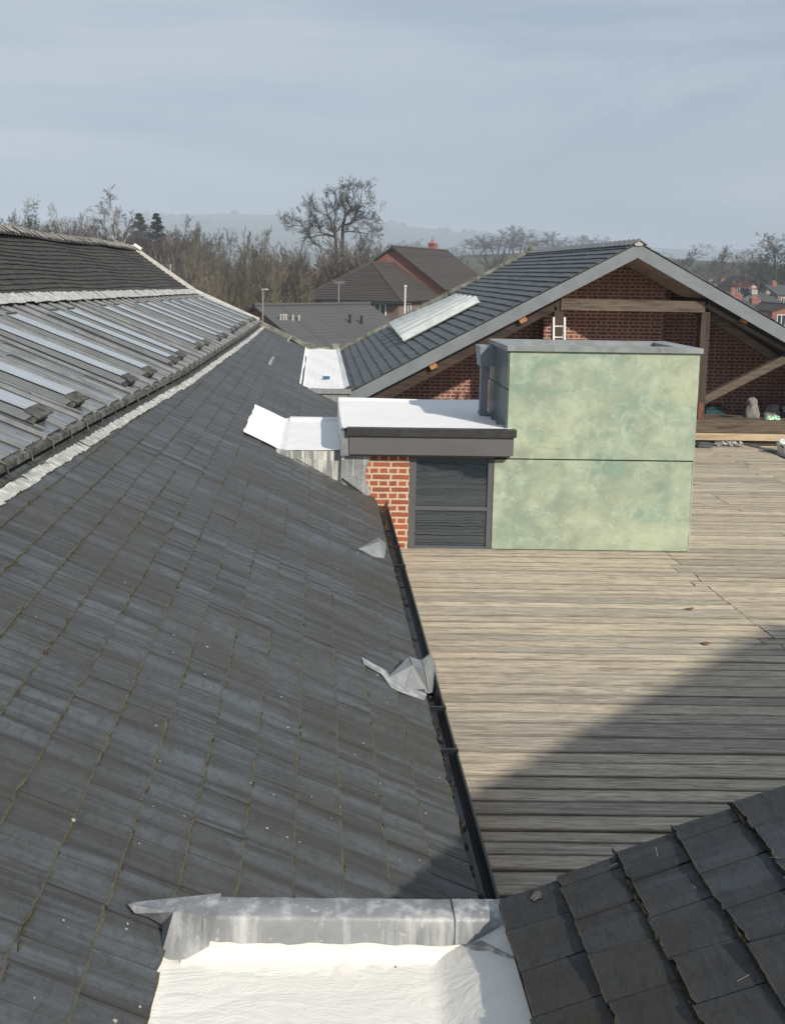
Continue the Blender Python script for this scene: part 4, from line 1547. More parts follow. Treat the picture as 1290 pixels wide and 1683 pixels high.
mb.box(p.x - .07, p.x + .07, p.y - .11, p.y - .07, 1.07, 1.08)
o = thing('scrubbing_brush', 'small blue block lying near the front of the far white valley', 'brush', (p.x, p.y, 1.01))
mb.build('brush_block', M['blue'], o)
mb = MB()
mb.box(p.x - .06, p.x + .06, p.y - .06, p.y - .03, 1.012, 1.04)
mb.build('bristles', M['plastic_dark'], o)

# ------------------------------------------------------------------ loose things round the gable
lad = thing('ladder', 'bright metal ladder end rising behind the green box against the timber truss', 'ladder', (P(917, 560, 17.9).x, 17.6, 0))
yl = 17.95
lx0, lx1 = P(909.5, 540, yl).x, P(927.5, 540, yl).x
ztop = P(918, 521, yl).z
for x in (lx0, lx1):
    mb = MB()
    mb.hexa([(x - .017, yl - .35, .01), (x + .017, yl - .35, .01), (x + .017, yl - .29, .01), (x - .017, yl - .29, .01), (x - .017, yl, ztop), (x + .017, yl, ztop), (x + .017, yl + .06, ztop), (x - .017, yl + .06, ztop)])
    mb.build('stile', M['ladder_alu'], lad)
for k in range(9):
    z = P(918, 536, yl).z - .208 * k
    if z < .1:
        break
    yy = yl - .35 + .35 * (z - .01) / (ztop - .01) + .03
    mb = MB()
    mb.tube([(lx0, yy, z), (lx1, yy, z)], .014, 8)
    mb.build('rung', M['ladder_alu'], lad)
fz = sz1 - .10


def sack(px, py, wpx, hpx, Y, name, lab, mat, flop=0):
    b = P(px, py, Y)
    s = Y / F
    W, Hh = wpx * s, hpx * s
    mb = MB()
    n, m = 22, 14
    rr = random.Random(int(px))
    vs = []
    for j in range(m + 1):
        t = j / m
        prof = [(0, .55), (.1, .62), (.3, .58), (.5, .48), (.62, .40), (.78, .42), (.92, .34), (1, .10)]
        r = interp(prof, t)
        for i in range(n):
            a = 6.283 * i / n
            k = 1 + .10 * math.sin(5 * a + 7 * t) + .08 * math.sin(9 * a - 11 * t) + .05 * (rr.random() - .5)
            vs.append((b.x + W * .85 * r * k * math.cos(a) + flop * W * t * t, Y + W * .6 * r * k * math.sin(a), fz + Hh * t + .03 * math.sin(3 * a + 5 * t) * Hh))
    mb.mesh_faces(vs, [(j * n + i, j * n + (i + 1) % n, (j + 1) * n + (i + 1) % n, (j + 1) * n + i) for j in range(m) for i in range(n)])
    return tag(mb.build(name, mat, smooth=True), lab, 'sack')


sack(1234, 690, 25, 38, GY + .75, 'rubble_sack', 'tall crumpled grey sack standing behind the sill beam at right', M['sack'])
sack(1265, 690, 30, 22, GY + 1.2, 'rubble_sack', 'low slumped grey sack behind the two green packets', M['sack'], .2)
for k, (x, lab) in enumerate(((1263, 'green printed packet on the sill, left one of the pair'), (1274, 'green printed packet on the sill, right one of the pair'))):
    p = P(x, 690, GY + .22)
    mb = MB()
    n, m = 10, 5
    vs = []
    for j in range(m + 1):
        for i in range(n + 1):
            u, v = i / n - .5, j / m - .5
            hh = .075 * (1 - (2 * u) ** 4) ** .5 * (1 - (2 * v) ** 4) ** .5
            vs.append((p.x + u * .16, p.y + v * .16, sz1 + .003 + hh + .008 * math.sin(9 * u + 7 * v + k)))
    mb.mesh_faces(vs, [(j * (n + 1) + i, j * (n + 1) + i + 1, (j + 1) * (n + 1) + i + 1, (j + 1) * (n + 1) + i) for j in range(m) for i in range(n)])
    mb.box(p.x - .08, p.x + .08, p.y - .08, p.y + .08, sz1 + .001, sz1 + .012)
    tag(mb.build('packet', M['green_pack'], smooth=True), lab, 'packet', 'green packets on the sill')
# paint tub on the felt strip
p = PZ(1287, 746, .01)
tub = thing('paint_tub', 'white dripped paint tub standing on the grey felt strip at the right edge', 'paint tub', (p.x, p.y, .008))
mb = MB()
pr = [(.09, .008), (.105, .01), (.118, .20), (.126, .205), (.126, .225), (.112, .225), (.105, .06), (.0, .055)]
n = 20
vs = [(p.x + r * math.cos(6.283 * i / n), p.y + r * math.sin(6.283 * i / n), z) for r, z in pr for i in range(n)]
mb.mesh_faces(vs, [(j * n + i, j * n + (i + 1) % n, (j + 1) * n + (i + 1) % n, (j + 1) * n + i) for j in range(len(pr) - 1) for i in range(n)])
mb.build('tub', plain('splashed white tub', (.80, .78, .73), (.10, .09, .09), 16, .4, 0, (1, 1, .5), lo=.36, hi=.40), tub, smooth=True)
mb = MB()
mb.tube([(p.x + .125 * math.cos(t), p.y + .125 * math.sin(t) * .4 - .1, .21 - .11 * math.sin(t)) for t in [math.pi * k / 10 for k in range(11)]], .004, 5)
mb.build('handle', M['alu'], tub)
mb = MB()
mb.blob((p.x, p.y, .235), .115, 1, 1, .5, 12, 6, .25, rr)
mb.build('rag', M['white_paint'], tub)
mb = MB()
q = [(1228, 731), (1243, 730), (1252, 735), (1268, 737), (1292, 742), (1330, 750), (1340, 775), (1290, 751), (1275, 746), (1258, 739)]
mb.slab([PZ(x, y, .02 + .006 * math.sin(i * 2)) for i, (x, y) in enumerate(q)][::-1], .012, Vector((0, 0, 1)))
tag(mb.build('roofing_felt_strip', M['mat_felt']), 'dark grey strip of roofing felt lying across the far right deck boards', 'felt strip')
p = P(1192, 721, GY - .1)
mb = MB()
rr = random.Random(71)
for k in range(9):
    mb.blob((p.x - .15 + .05 * k + rr.random() * .04, GY - .12 + rr.random() * .06, .03 + .03 * rr.random()), .035 + .03 * rr.random(), 1.2, .8, .8, 7, 5, .5, rr)
tag(mb.build('plastic_wrap', M['clear_plastic']), 'crumpled clear plastic wrap on the deck under the sill', 'plastic wrap')
p = P(1151, 724, GY - .1)
mb = MB()
mb.box(p.x - .12, p.x + .16, GY - .3, GY - .05, .012, .05)
mb.box(p.x - .05, p.x + .2, GY - .22, GY - .02, .05, .07)
tag(mb.build('slate_offcut', M['mat_felt']), 'dark flat offcuts on the deck at the right foot of the green box', 'offcuts')
cr_ = thing('plastic_crate', 'dark teal plastic crate against the brick behind the right post', 'crate', (P(1180, 688, GW - .4).x, GW - .4, fz))
c0, c1 = P(1160, 680, GW - .5).x, P(1193, 680, GW - .5).x
czt = P(1180, 668, GW - .5).z
mb = MB()
mb.box(c0, c1, GW - .5, GW - .47, fz, fz + .09)
mb.box(c0, c1, GW - .5, GW - .47, czt - .05, czt)
for k in range(7):
    x = c0 + (c1 - c0 - .03) * k / 6
    mb.box(x, x + .03, GW - .499, GW - .471, fz + .09, czt - .05)
mb.build('front_side', M['teal'], cr_)
mb = MB()
mb.box(c0, c0 + .03, GW - .47, GW - .14, fz, czt)
mb.box(c1 - .03, c1, GW - .47, GW - .14, fz, czt)
mb.box(c0 + .03, c1 - .03, GW - .17, GW - .14, fz, czt)
mb.box(c0 + .03, c1 - .03, GW - .47, GW - .17, fz, fz + .02)
mb.build('basket', M['teal'], cr_)
p = P(1289, 668, GW - .6)
o = thing('tool_box', 'navy and grey tool box on the inner floor at the right edge', 'tool box', (p.x, GW - .6, fz))
mb = MB()
mb.box(p.x - .12, p.x + .4, GW - .75, GW - .4, fz, fz + .16)
mb.build('body', M['plastic_dark'], o)
mb = MB()
mb.box(p.x - .13, p.x + .41, GW - .76, GW - .39, fz + .163, fz + .22)
mb.box(p.x - .1, p.x - .05, GW - .77, GW - .761, fz + .1, fz + .2)
mb.box(p.x + .02, p.x + .3, GW - .6, GW - .55, fz + .22, fz + .30)
mb.build('lid', plain('grey plastic lid', (.30, .30, .29), rough=.5), o)


# ------------------------------------------------------------------ houses
def house(name, lab, loc, rot, w_, l_, eave, ridge, wall, roof, ov=.25, hip=False, gable_wall=None, group=None, tile=(.5, .34), base=-5.0, cat='house', stepc=.035):
    """ridge along local x from 0..l_, width w_ in y (0..w_), heights absolute"""
    o = thing(name, lab, cat, (loc[0], loc[1], base), rot, group)
    b = base
    mb = MB()
    mb.box(0, l_, 0, w_, 0, eave - b)
    if not hip:
        for x0, x1 in ((0, .2), (l_ - .2, l_)):
            vs = [(x0, 0, eave - b), (x0, w_, eave - b), (x0, w_ / 2, ridge - b), (x1, 0, eave - b), (x1, w_, eave - b), (x1, w_ / 2, ridge - b)]
            mb.mesh_faces(vs, [(0, 2, 1), (3, 4, 5), (0, 3, 5, 2), (1, 2, 5, 4)])
    wl = local(mb, 'wall', M[wall], o, uvbox=True)
    mb = MB()
    hx = w_ / 2 if hip else 0
    R0, R1 = Vector((hx if hip else -ov, w_ / 2, ridge - b)), Vector((l_ - (0 if hip == 'one' else hx) if hip else l_ + ov, w_ / 2, ridge - b))
    if hip == 'one':
        R1 = Vector((l_, w_ / 2, ridge - b))
    k = (ridge - eave) / (w_ / 2)
    ez = eave - b - ov * k
    A, B_, C_, D = Vector((-ov, -ov, ez)), Vector((l_ + ov, -ov, ez)), Vector((l_ + ov, w_ + ov, ez)), Vector((-ov, w_ + ov, ez))
    up = Vector((0, 0, .1))
    def fc(pts):
        pts = [p + up for p in pts]
        n_ = (pts[1] - pts[0]).cross(pts[-1] - pts[0]).normalized()
        e1 = (pts[1] - pts[0]).normalized()
        e2 = n_.cross(e1)
        q = [((p - pts[0]).dot(e1), (p - pts[0]).dot(e2)) for p in pts]
        mb.face(pts, [(0, .5)] * len(pts), q)
        dn = [p - n_ * .12 for p in pts]
        for i in range(len(pts)):
            j = (i + 1) % len(pts)
            mb.face([pts[i], dn[i], dn[j], pts[j]], [(0, .5)] * 4, [q[i], q[i], q[j], q[j]])
    # tile courses as real steps
    def courses(pa, pb, pc, pd):       # eave a->b, ridge d->c
        n_ = max(3, int(((pa + pb) / 2 - (pc + pd) / 2).length / tile[1]))
        for i in range(n_):
            f0, f1 = i / n_, min(1, (i + 1.05) / n_)
            q = [pa.lerp(pd, f0), pb.lerp(pc, f0), pb.lerp(pc, f1), pa.lerp(pd, f1)]
            nn_ = (q[1] - q[0]).cross(pd - pa).normalized()
            q = [q[0] + nn_ * stepc, q[1] + nn_ * stepc, q[2], q[3]]
            fc(q)
    courses(A, B_, R1, R0)
    courses(C_, D, R0, R1)
    if hip:
        courses(D, A, R0, R0 + Vector((0, 1e-3, 0)))
        if hip != 'one':
            courses(B_, C_, R1, R1 - Vector((0, 1e-3, 0)))
    rf = local(mb, 'roof', M[roof], o)
    mb = MB()
    mb.tube([R0 + up + Vector((0, 0, .02)), R1 + up + Vector((0, 0, .02))], .11, 6)
    if hip:
        mb.tube([R0 + up, A + up], .09, 6)
        mb.tube([R0 + up, D + up], .09, 6)
    r_ = local(mb, 'ridge', M[roof], rf)
    return o, wl, rf


def windows(o, items, face='y0', w_=0, l_=0, frame='white_paint'):
    for (u, z, ww, hh) in items:
        mb = MB()
        gl = MB()
        t = .09
        if face == 'y0':
            B4 = lambda a, b, c, d, e, f: (a, b, -.06 + e, -.06 + f, c, d)
        else:
            B4 = lambda a, b, c, d, e, f: (-.06 + e, -.06 + f, a, b, c, d)
        for a, b, c, d in ((u, u + ww, z, z + t), (u, u + ww, z + hh - t, z + hh), (u, u + t, z + t, z + hh - t), (u + ww - t, u + ww, z + t, z + hh - t), (u + ww / 2 - t / 2, u + ww / 2 + t / 2, z + t, z + hh - t)):
            mb.box(*B4(a, b, c, d, 0, .1))
        gl.box(*B4(u + t, u + ww - t, z + t, z + hh - t, .05, .08))
        f = local(mb, 'window', M[frame], o)
        local(gl, 'glass_pane', M['window_glass'], f)


def chimney(rf, x, y, z0, z1, s=.35, mat='brick_red', pots=2):
    mb = MB()
    mb.box(x - s, x + s, y - s * .7, y + s * .7, z0, z1)
    mb.box(x - s - .06, x + s + .06, y - s * .7 - .06, y + s * .7 + .06, z1 - .18, z1 - .06)
    c = local(mb, 'chimney', M[mat], rf, uvbox=True)
    for k in range(pots):
        mb = MB()
        px = x - s * .55 + (1.1 * s * k / max(1, pots - 1))
        mb.tube([(px, y, z1), (px, y, z1 + .35)], [.11, .09], 7)
        local(mb, 'chimney_pot', M['brick_red'], c)


# dark roofed low block just beyond the valley
a = math.radians(24)
A0 = P(420, 506, 43)
w0, hh0 = 7.5, 1.7
rot = math.radians(40)
ux, uy = Vector((math.cos(rot), math.sin(rot), 0)), Vector((-math.sin(rot), math.cos(rot), 0))
org = A0 - uy * (w0 / 2)
o, wl, rf = house('low_block', 'low block with plain dark grey roof and small vents just beyond the valley', (org.x, org.y), rot, w0, 7.0, A0.z - hh0, A0.z, 'brick_red', 'slate_dark', .12, tile=(.4, .30), stepc=.008, cat='building')
for (px, py, mt, hh_) in ((461, 515, 'stone', .16), (466, 512, 'stone', .18), (470, 512, 'stone', .18), (481, 515, 'stone', .16), (491, 512, 'stone', .16), (575, 513, 'black_plastic', .32), (594, 514, 'black_plastic', .30)):
    q = P(px, py + 4, 42.3 + (px - 461) * .018)
    l0 = Vector(((q - org).dot(ux), (q - org).dot(uy), 0))
    zz = A0.z + 5 - abs(l0.y - w0 / 2) / (w0 / 2) * hh0 + .05
    mb = MB()
    mb.tube([(l0.x, l0.y, zz), (l0.x, l0.y, zz + hh_ + .12)], .05, 7)
    mb.tube([(l0.x, l0.y, zz + hh_ + .06), (l0.x, l0.y, zz + hh_ + .14)], .062, 7)
    local(mb, 'vent_pipe', M[mt], rf)

# brown roofed brick house with a taller wing
rot = math.radians(63)                    # local x runs away to the right, hip end faces the camera
ux, uy = Vector((math.cos(rot), math.sin(rot), 0)), Vector((-math.sin(rot), math.cos(rot), 0))
K = P(655, 496, 72)
o, wl, rf = house('brick_house', 'brown tiled hip roofed brick house with satellite dish and taller gabled wing', (K.x, K.y), rot, 8.0, 9.0, K.z + .25, K.z + 2.9, 'brick_house', 'slate_far', .45, hip='one', tile=(.3, .33))
b5 = 5.0
windows(o, [(1.0, K.z + b5 - 1.35, 1.0, 1.25), (5.4, K.z + b5 - 1.35, 1.0, 1.25)], 'x0')
windows(o, [(1.3, K.z + b5 - 1.35, 1.2, 1.25), (5.0, K.z + b5 - 1.35, 1.2, 1.25)], 'y0')
mb = MB()
dc = Vector((-.35, 4.55, K.z + b5 - .55))
n, vs = 16, []
for r, q in ((.0, .10), (.2, .085), (.33, .04), (.40, .0)):
    for i in range(n):
        t = 6.283 * i / n
        vs.append((dc.x + q, dc.y + r * math.cos(t), dc.z + r * math.sin(t)))
mb.mesh_faces(vs, [(j * n + i, j * n + (i + 1) % n, (j + 1) * n + (i + 1) % n, (j + 1) * n + i) for j in range(3) for i in range(n)])
mb.tube([dc + Vector((.1, 0, 0)), dc + Vector((.38, 0, -.1))], .03, 5)
mb.tube([dc + Vector((0, 0, -.35)), dc + Vector((-.35, 0, -.1))], .015, 4)
local(mb, 'satellite_dish', M['coping'], o)
mb = MB()
mb.box(-.5, -.36, -.4, 8.4, K.z + b5 - .12, K.z + b5 + .05)
local(mb, 'fascia_board', M['trim_dark'], o)
G0 = Vector((K.x, K.y, 0)) + ux * 9.0 - uy * .4
o2, wl2, rf2 = house('brick_house', 'taller gabled house wing with red brick gable edge behind the hip roof', (G0.x, G0.y), rot, 9.4, 14, K.z + .95, K.z + 4.35, 'brick_red', 'slate_far', .3, tile=(.3, .33))
chimney(rf2, 13.2, 5.9, K.z + 5 + 2.6, K.z + 5 + 5.2, .45)
mb = MB()
mb.tube([(0, 0, -.6), (0, 0, 1.7)], .05, 6)
mb.tube([(0, 0, 1.7), (0, 0, 1.8)], .10, 6)
mb.tube([(0, 0, -6), (0, 0, -.6)], .05, 6)
q = P(665, 515, 60)
fo = tag(mb.build('flue_pipe', M['white_paint']), 'white flue pipe rising before the brown roofed house', 'flue')
fo.location = q
# bungalow deep among the thicket
q = P(480, 500, 92)
o, wl, rf = house('bungalow', 'small low house with white windows half hidden in the thicket', (q.x, 92), math.radians(12), 7, 6.0, q.z - .1, q.z + 2.0, 'brick_house', 'slate_dark', .3)
windows(o, [(.8, q.z + 5 - 1.1, 1.1, 1.0), (3.9, q.z + 5 - 1.1, 1.0, 1.0)], 'y0')
chimney(rf, 3, 3.5, q.z + 5 + 1.6, q.z + 5 + 3, .35)

# town at the right edge
town = [
    ('terrace_house', 'red brick terrace block with stepped gable tops on the right hillside', 1205, 1247, 487, 470, 455, 190, 'brick_red', 'brick_red', 0, []),
    ('terrace_house', 'grey roofed terrace below the red brick block at right', 1208, 1242, 506, 496, 482, 160, 'brick_house', 'slate_dark', 1, [(.5, 'brick_red')]),
    ('cottage', 'white gabled cottage with tall white chimney at right', 1243, 1256, 500, 488, 476, 150, 'render_white', 'slate_far', 0, [(.75, 'render_white')]),
    ('terrace_house', 'small red brick house under the white cottage at right', 1241, 1259, 507, 494, 489, 140, 'brick_red', 'slate_dark', 1, []),
    ('terrace_house', 'slate roofed house with pale chimney near the right edge', 1258, 1285, 513, 497, 484, 135, 'render_white', 'slate_dark', 1, [(.2, 'stone')]),
    ('terrace_house', 'dark slate house with red chimney at the far right edge', 1278, 1320, 500, 484, 470, 170, 'brick_house', 'slate_dark', 1, [(.35, 'brick_red')]),
    ('terrace_house', 'brick house with wide grey roof lowest at the right edge', 1238, 1280, 535, 513, 499, 110, 'brick_red', 'slate_dark', 1, [(.8, 'brick_red')]),
    ('terrace_house', 'red brick end house partly behind the right verge', 1272, 1330, 540, 512, 500, 105, 'brick_red', 'slate_far', 0, [(.3, 'brick_red')]),
    ('terrace_house', 'distant pale brick villa with chimney below the bare trees at right', 1176, 1196, 486, 474, 462, 230, 'brick_house', 'slate_far', 1, [(.2, 'stone')]),
    ('terrace_house', 'pale rendered house above the white cottage at right', 1258, 1272, 492, 484, 477, 210, 'render_white', 'slate_dark', 1, [(.3, 'render_white')]),
    ('terrace_house', 'small white gable with dark roof right of the white cottage', 1264, 1276, 505, 493, 485, 145, 'render_white', 'slate_dark', 0, [(.5, 'stone')]),
    ('terrace_house', 'red brick gable low between the grey roofs at right', 1252, 1264, 525, 511, 503, 120, 'brick_red', 'slate_dark', 0, [(.5, 'brick_red')]),
    ('terrace_house', 'far slate roof with white end wall left of the red brick block', 1190, 1207, 480, 472, 463, 215, 'render_white', 'slate_dark', 1, [(.7, 'brick_red')]),
    ('terrace_house', 'narrow red brick house left of the dark slate house', 1268, 1280, 490, 480, 471, 185, 'brick_red', 'slate_far', 0, [(.5, 'brick_red')]),
    ('terrace_house', 'long grey slate terrace sloping below the red brick block', 1222, 1244, 514, 503, 492, 130, 'render_white', 'slate_dark', 1, [(.3, 'brick_red'), (.8, 'brick_red')]),
]
for (nm, lab, xa, xb, yb, ye, yr, Y, wm, rm, par, ch) in town:
    A_, B_ = P(xa, ye, Y), P(xb, ye, Y)
    zr_ = P(xa, yr, Y + 4).z
    W = B_.x - A_.x
    roofm = 'slate_far' if rm == 'brick_red' else rm
    if par:          # ridge across the view
        o, wl, rf = house(nm, lab, (A_.x, Y), math.radians(6), 8, W, A_.z, zr_, wm, roofm, .2, base=-8)
        windows(o, [(W * .15, A_.z + 8 - 1.9, 1.1, 1.4), (W * .6, A_.z + 8 - 1.9, 1.1, 1.4)], 'y0')
        for (f, cm) in ch:
            chimney(rf, W * f, 4, zr_ + 8 - .5, zr_ + 8 + .7, .45, cm, 3)
    else:            # gable to the camera
        o, wl, rf = house(nm, lab, (B_.x, Y), math.radians(84), W, 9, A_.z, zr_, wm, roofm, .15, base=-8)
        windows(o, [(W * .2, A_.z + 8 - 1.6, 1.0, 1.3), (W * .62, A_.z + 8 - 1.6, 1.0, 1.3)], 'x0')
        for (f, cm) in ch:
            chimney(rf, 2.5, W * f, zr_ + 8 - 1.0, zr_ + 8 + .6, .4, cm, 2)
        if rm == 'brick_red':
            for f in (.05, .5, .95):
                chimney(rf, .3, W * f, A_.z + 8, zr_ + 8 + (.25 if f == .5 else -1.0), .45, 'brick_red', 2)

# poles
for (px, y0, y1, Y, nm, lab, rad) in ((432, 478, 545, 38, 'street_lamp', 'thin grey lamp pole rising left of the low dark roof', .03), (557, 462, 512, 58, 'aerial_mast', 'thin aerial mast with small antenna before the brown roof', .03)):
    t = P(px, y0, Y)
    o = thing(nm, lab, 'pole', (t.x, Y, -5))
    mb = MB()
    mb.tube([(t.x, Y, -5), (t.x, Y, t.z)], [rad * 1.4, rad], 7)
    mb.build('pole', M['coping'], o)
    mb = MB()
    if nm == 'street_lamp':
        mb.tube([(t.x, Y, t.z), (t.x - .05, Y, t.z + .05), (t.x + .22, Y, t.z + .06)], .05, 6)
        mb.build('lamp_head', M['coping'], o)
    else:
        mb.tube([(t.x - .3, Y, t.z - .1), (t.x + .35, Y, t.z - .05)], .02, 4)
        for k in range(6):
            x = t.x - .28 + .12 * k
            mb.tube([(x, Y - .25, t.z - .08), (x, Y + .25, t.z - .08)], .012, 4)
            mb.tube([(x, Y, t.z - .2), (x, Y, t.z + .06)], .012, 4)
        mb.build('antenna', M['coping'], o)


# ------------------------------------------------------------------ trees
def grow(seed, H, spread=.55, trunk_r=.28, nl=9, clear=.25, up=.25, wig=.18, lev=(7, 7, 5), droop=0.0, tw=.028, lean=(0, 0), multi=1, lenf=.5):
    rr = random.Random(seed)
    tr, cw_ = MB(), MB()

    def rv():
        return Vector((rr.uniform(-1, 1), rr.uniform(-1, 1), rr.uniform(-1, 1)))

    def limb(p, d, ln, r, level):
        n = 5 if level < 2 else (3 if level == 2 else 2)
        pts, rad = [p], [r]
        for i in range(n):
            d = (d + rv() * wig * (1.3 if level else .5) + Vector((0, 0, up * .22 - droop * (.5 if level > 1 else 0)))).normalized()
            pts.append(pts[-1] + d * (ln / n))
            rad.append(max(tw * .55, r * (1 - .72 * (i + 1) / n)))
        (tr if level < 2 else cw_).tube(pts, rad, 6 if level == 0 else (5 if level == 1 else 3), False)
        if level - 1 < len(lev) - 0 and level <= len(lev):
            cnt = nl if level == 0 else lev[level - 1]
            for k in range(cnt):
                t = (clear if level == 0 else .22) + (1 - (clear if level == 0 else .22)) * (k + rr.random()) / cnt
                fi = min(n - 1e-3, t * n)
                i = int(fi)
                q = pts[i].lerp(pts[i + 1], fi - i)
                a = rr.random() * 6.283
                dd = (pts[i + 1] - pts[i]).normalized()
                s1 = dd.cross(Vector((.3, .8, .1))).normalized()
                s2 = dd.cross(s1)
                sp = spread * (1.0 if level else 1.1) * rr.uniform(.75, 1.25)
                nd_ = (dd * (1 - sp * .55) + (s1 * math.cos(a) + s2 * math.sin(a)) * sp + Vector((0, 0, up))).normalized()
                l2 = ln * (lenf if level == 0 else .52) * (1.1 - .55 * t) * rr.uniform(.7, 1.25)
                r2 = max(tw, rad[i] * .52) if level < 2 else tw
                limb(q, nd_, l2, r2, level + 1)

    for k in range(multi):
        d0 = Vector((lean[0], lean[1], 1)).normalized() if multi == 1 else (Vector((0, 0, 1)) + rv() * .55).normalized()
        if d0.z < .3:
            d0.z = .5
        limb(Vector((rr.uniform(-.4, .4) if multi > 1 else 0, rr.uniform(-.4, .4) if multi > 1 else 0, 0)), d0, H * (1 if multi == 1 else rr.uniform(.7, 1)), trunk_r, 0)
    # scale to the asked height
    top = max([v[2] for v in cw_.v] + [v[2] for v in tr.v])
    s = H / top
    for b in (tr, cw_):
        b.v = [(x * s, y * s, z * s) for x, y, z in b.v]
    return tr, cw_


def leafy(seed, H, R, kind):
    rr = random.Random(seed)
    tr, cw_ = MB(), MB()
    tr.tube([(0, 0, 0), (.05, 0, H * .5), (0, 0, H * .93)], [H * .022, H * .015, H * .004], 6)
    cl = []
    if kind == 'cone':
        for k in range(120):
            t = rr.random() ** .8
            a = rr.random() * 6.283
            r = R * (1 - t) * rr.uniform(.55, 1.05) + .1
            cl.append((r * math.cos(a), r * math.sin(a), H * (.12 + .86 * t) - r * .2, .12 + R * .26 * (1 - t)))
    else:
        for k in range(70):
            a = rr.random() * 6.283
            z = rr.uniform(-1, 1)
            r = rr.random() ** .4
            q = math.sqrt(1 - z * z)
            lump = 1 + .25 * math.sin(3 * a + 2 * z) + .2 * math.sin(5 * z + a)
            cl.append((R * r * q * math.cos(a) * lump, R * r * q * math.sin(a) * lump, H * .6 + H * .40 * r * z, R * .24))
    for (x, y, z, s) in cl:
        tr.tube([(0, 0, max(.1, z - s)), (x * .5, y * .5, z - s * .4), (x, y, z)], [.05, .03, .015], 3, False)
        for j in range(46):
            d = Vector((rr.gauss(0, 1), rr.gauss(0, 1), rr.gauss(0, .7))) * s * .62
            c = Vector((x, y, z)) + d
            e1 = Vector((rr.uniform(-1, 1), rr.uniform(-1, 1), rr.uniform(-.6, .6))).normalized() * rr.uniform(.10, .22)
            e2 = e1.cross(Vector((rr.uniform(-1, 1), rr.uniform(-1, 1), rr.uniform(-1, 1)))).normalized() * rr.uniform(.05, .11)
            cw_.mesh_faces([c - e1, c - e2, c + e1, c + e2], [(0, 1, 2, 3)])
    return tr, cw_


ARCH = {}
EXT = {}


def arch(key, pair, bark, twig):
    ARCH[key] = (pair[0].data('trunk', M[bark]), pair[1].data('crown', M[twig]))
    xs_ = sorted(v[0] for v in pair[1].v)
    zs_ = sorted(v[2] for v in pair[1].v)
    n_ = len(xs_)
    EXT[key] = (xs_[int(n_ * .985)] - xs_[int(n_ * .015)], zs_[int(n_ * (.995 if twig.startswith('pine') or twig == 'ivy' else .975))])


arch('round', grow(1, 14, .68, .28, 11, .18, .10, .20, (8, 6, 5), 0, .024, lenf=.58), 'bark', 'twig')
arch('round2', grow(2, 14, .60, .26, 12, .18, .16, .20, (8, 6, 5), 0, .024, lenf=.55), 'bark', 'twig_red')
arch('tall', grow(3, 16, .46, .24, 12, .22, .26, .16, (7, 6, 5), 0, .023, lenf=.42), 'bark', 'twig')
arch('birch', grow(4, 17, .50, .30, 12, .30, .20, .18, (7, 7, 5), .38, .019, lenf=.36), 'birch', 'twig_red')
arch('thicket', grow(5, 9, .36, .10, 6, .12, .20, .15, (6, 5, 4), 0, .022, multi=9, lenf=.68), 'bark', 'twig_olive')
arch('thicket2', grow(6, 9, .42, .10, 6, .12, .16, .18, (6, 5, 4), 0, .022, multi=9, lenf=.68), 'bark', 'twig')
arch('scrub', grow(7, 8, .42, .12, 6, .1, .2, .2, (6, 5, 4), .05, .022, multi=7, lenf=.62), 'birch', 'twig_red')
arch('cone', leafy(8, 14, 3.2, 'cone'), 'bark', 'pine_blue')
arch('pine', leafy(9, 13, 4.2, 'ball'), 'bark', 'pine')
arch('ivy', leafy(10, 12, 4.6, 'ball'), 'bark', 'ivy')


def tree(key, px, ytop, wpx, Y, lab, nm='bare_tree', group=None, rot=None, sink=0):
    base_h = {'round': 14, 'round2': 14, 'tall': 16, 'birch': 17, 'thicket': 9, 'thicket2': 9, 'scrub': 8, 'cone': 14, 'pine': 13, 'ivy': 12}[key]
    x = P(px, ytop, Y).x
    zt2 = P(px, ytop, Y).z
    zb = gz(x, Y) - sink
    tm, cm = ARCH[key]
    natural, top_ = EXT[key]
    sz_ = (zt2 - zb) / top_
    sx_ = (wpx / F * Y) / natural
    o = thing(nm, lab, 'tree', (x, Y, zb), rot if rot is not None else rnd.random() * 6.283, group)
    o.scale = (sx_, sx_, sz_)
    for n_, me in (('trunk', tm), ('crown', cm)):
        c = bpy.data.objects.new(n_, me)
        COL.objects.link(c)
        c.parent = o
    return o


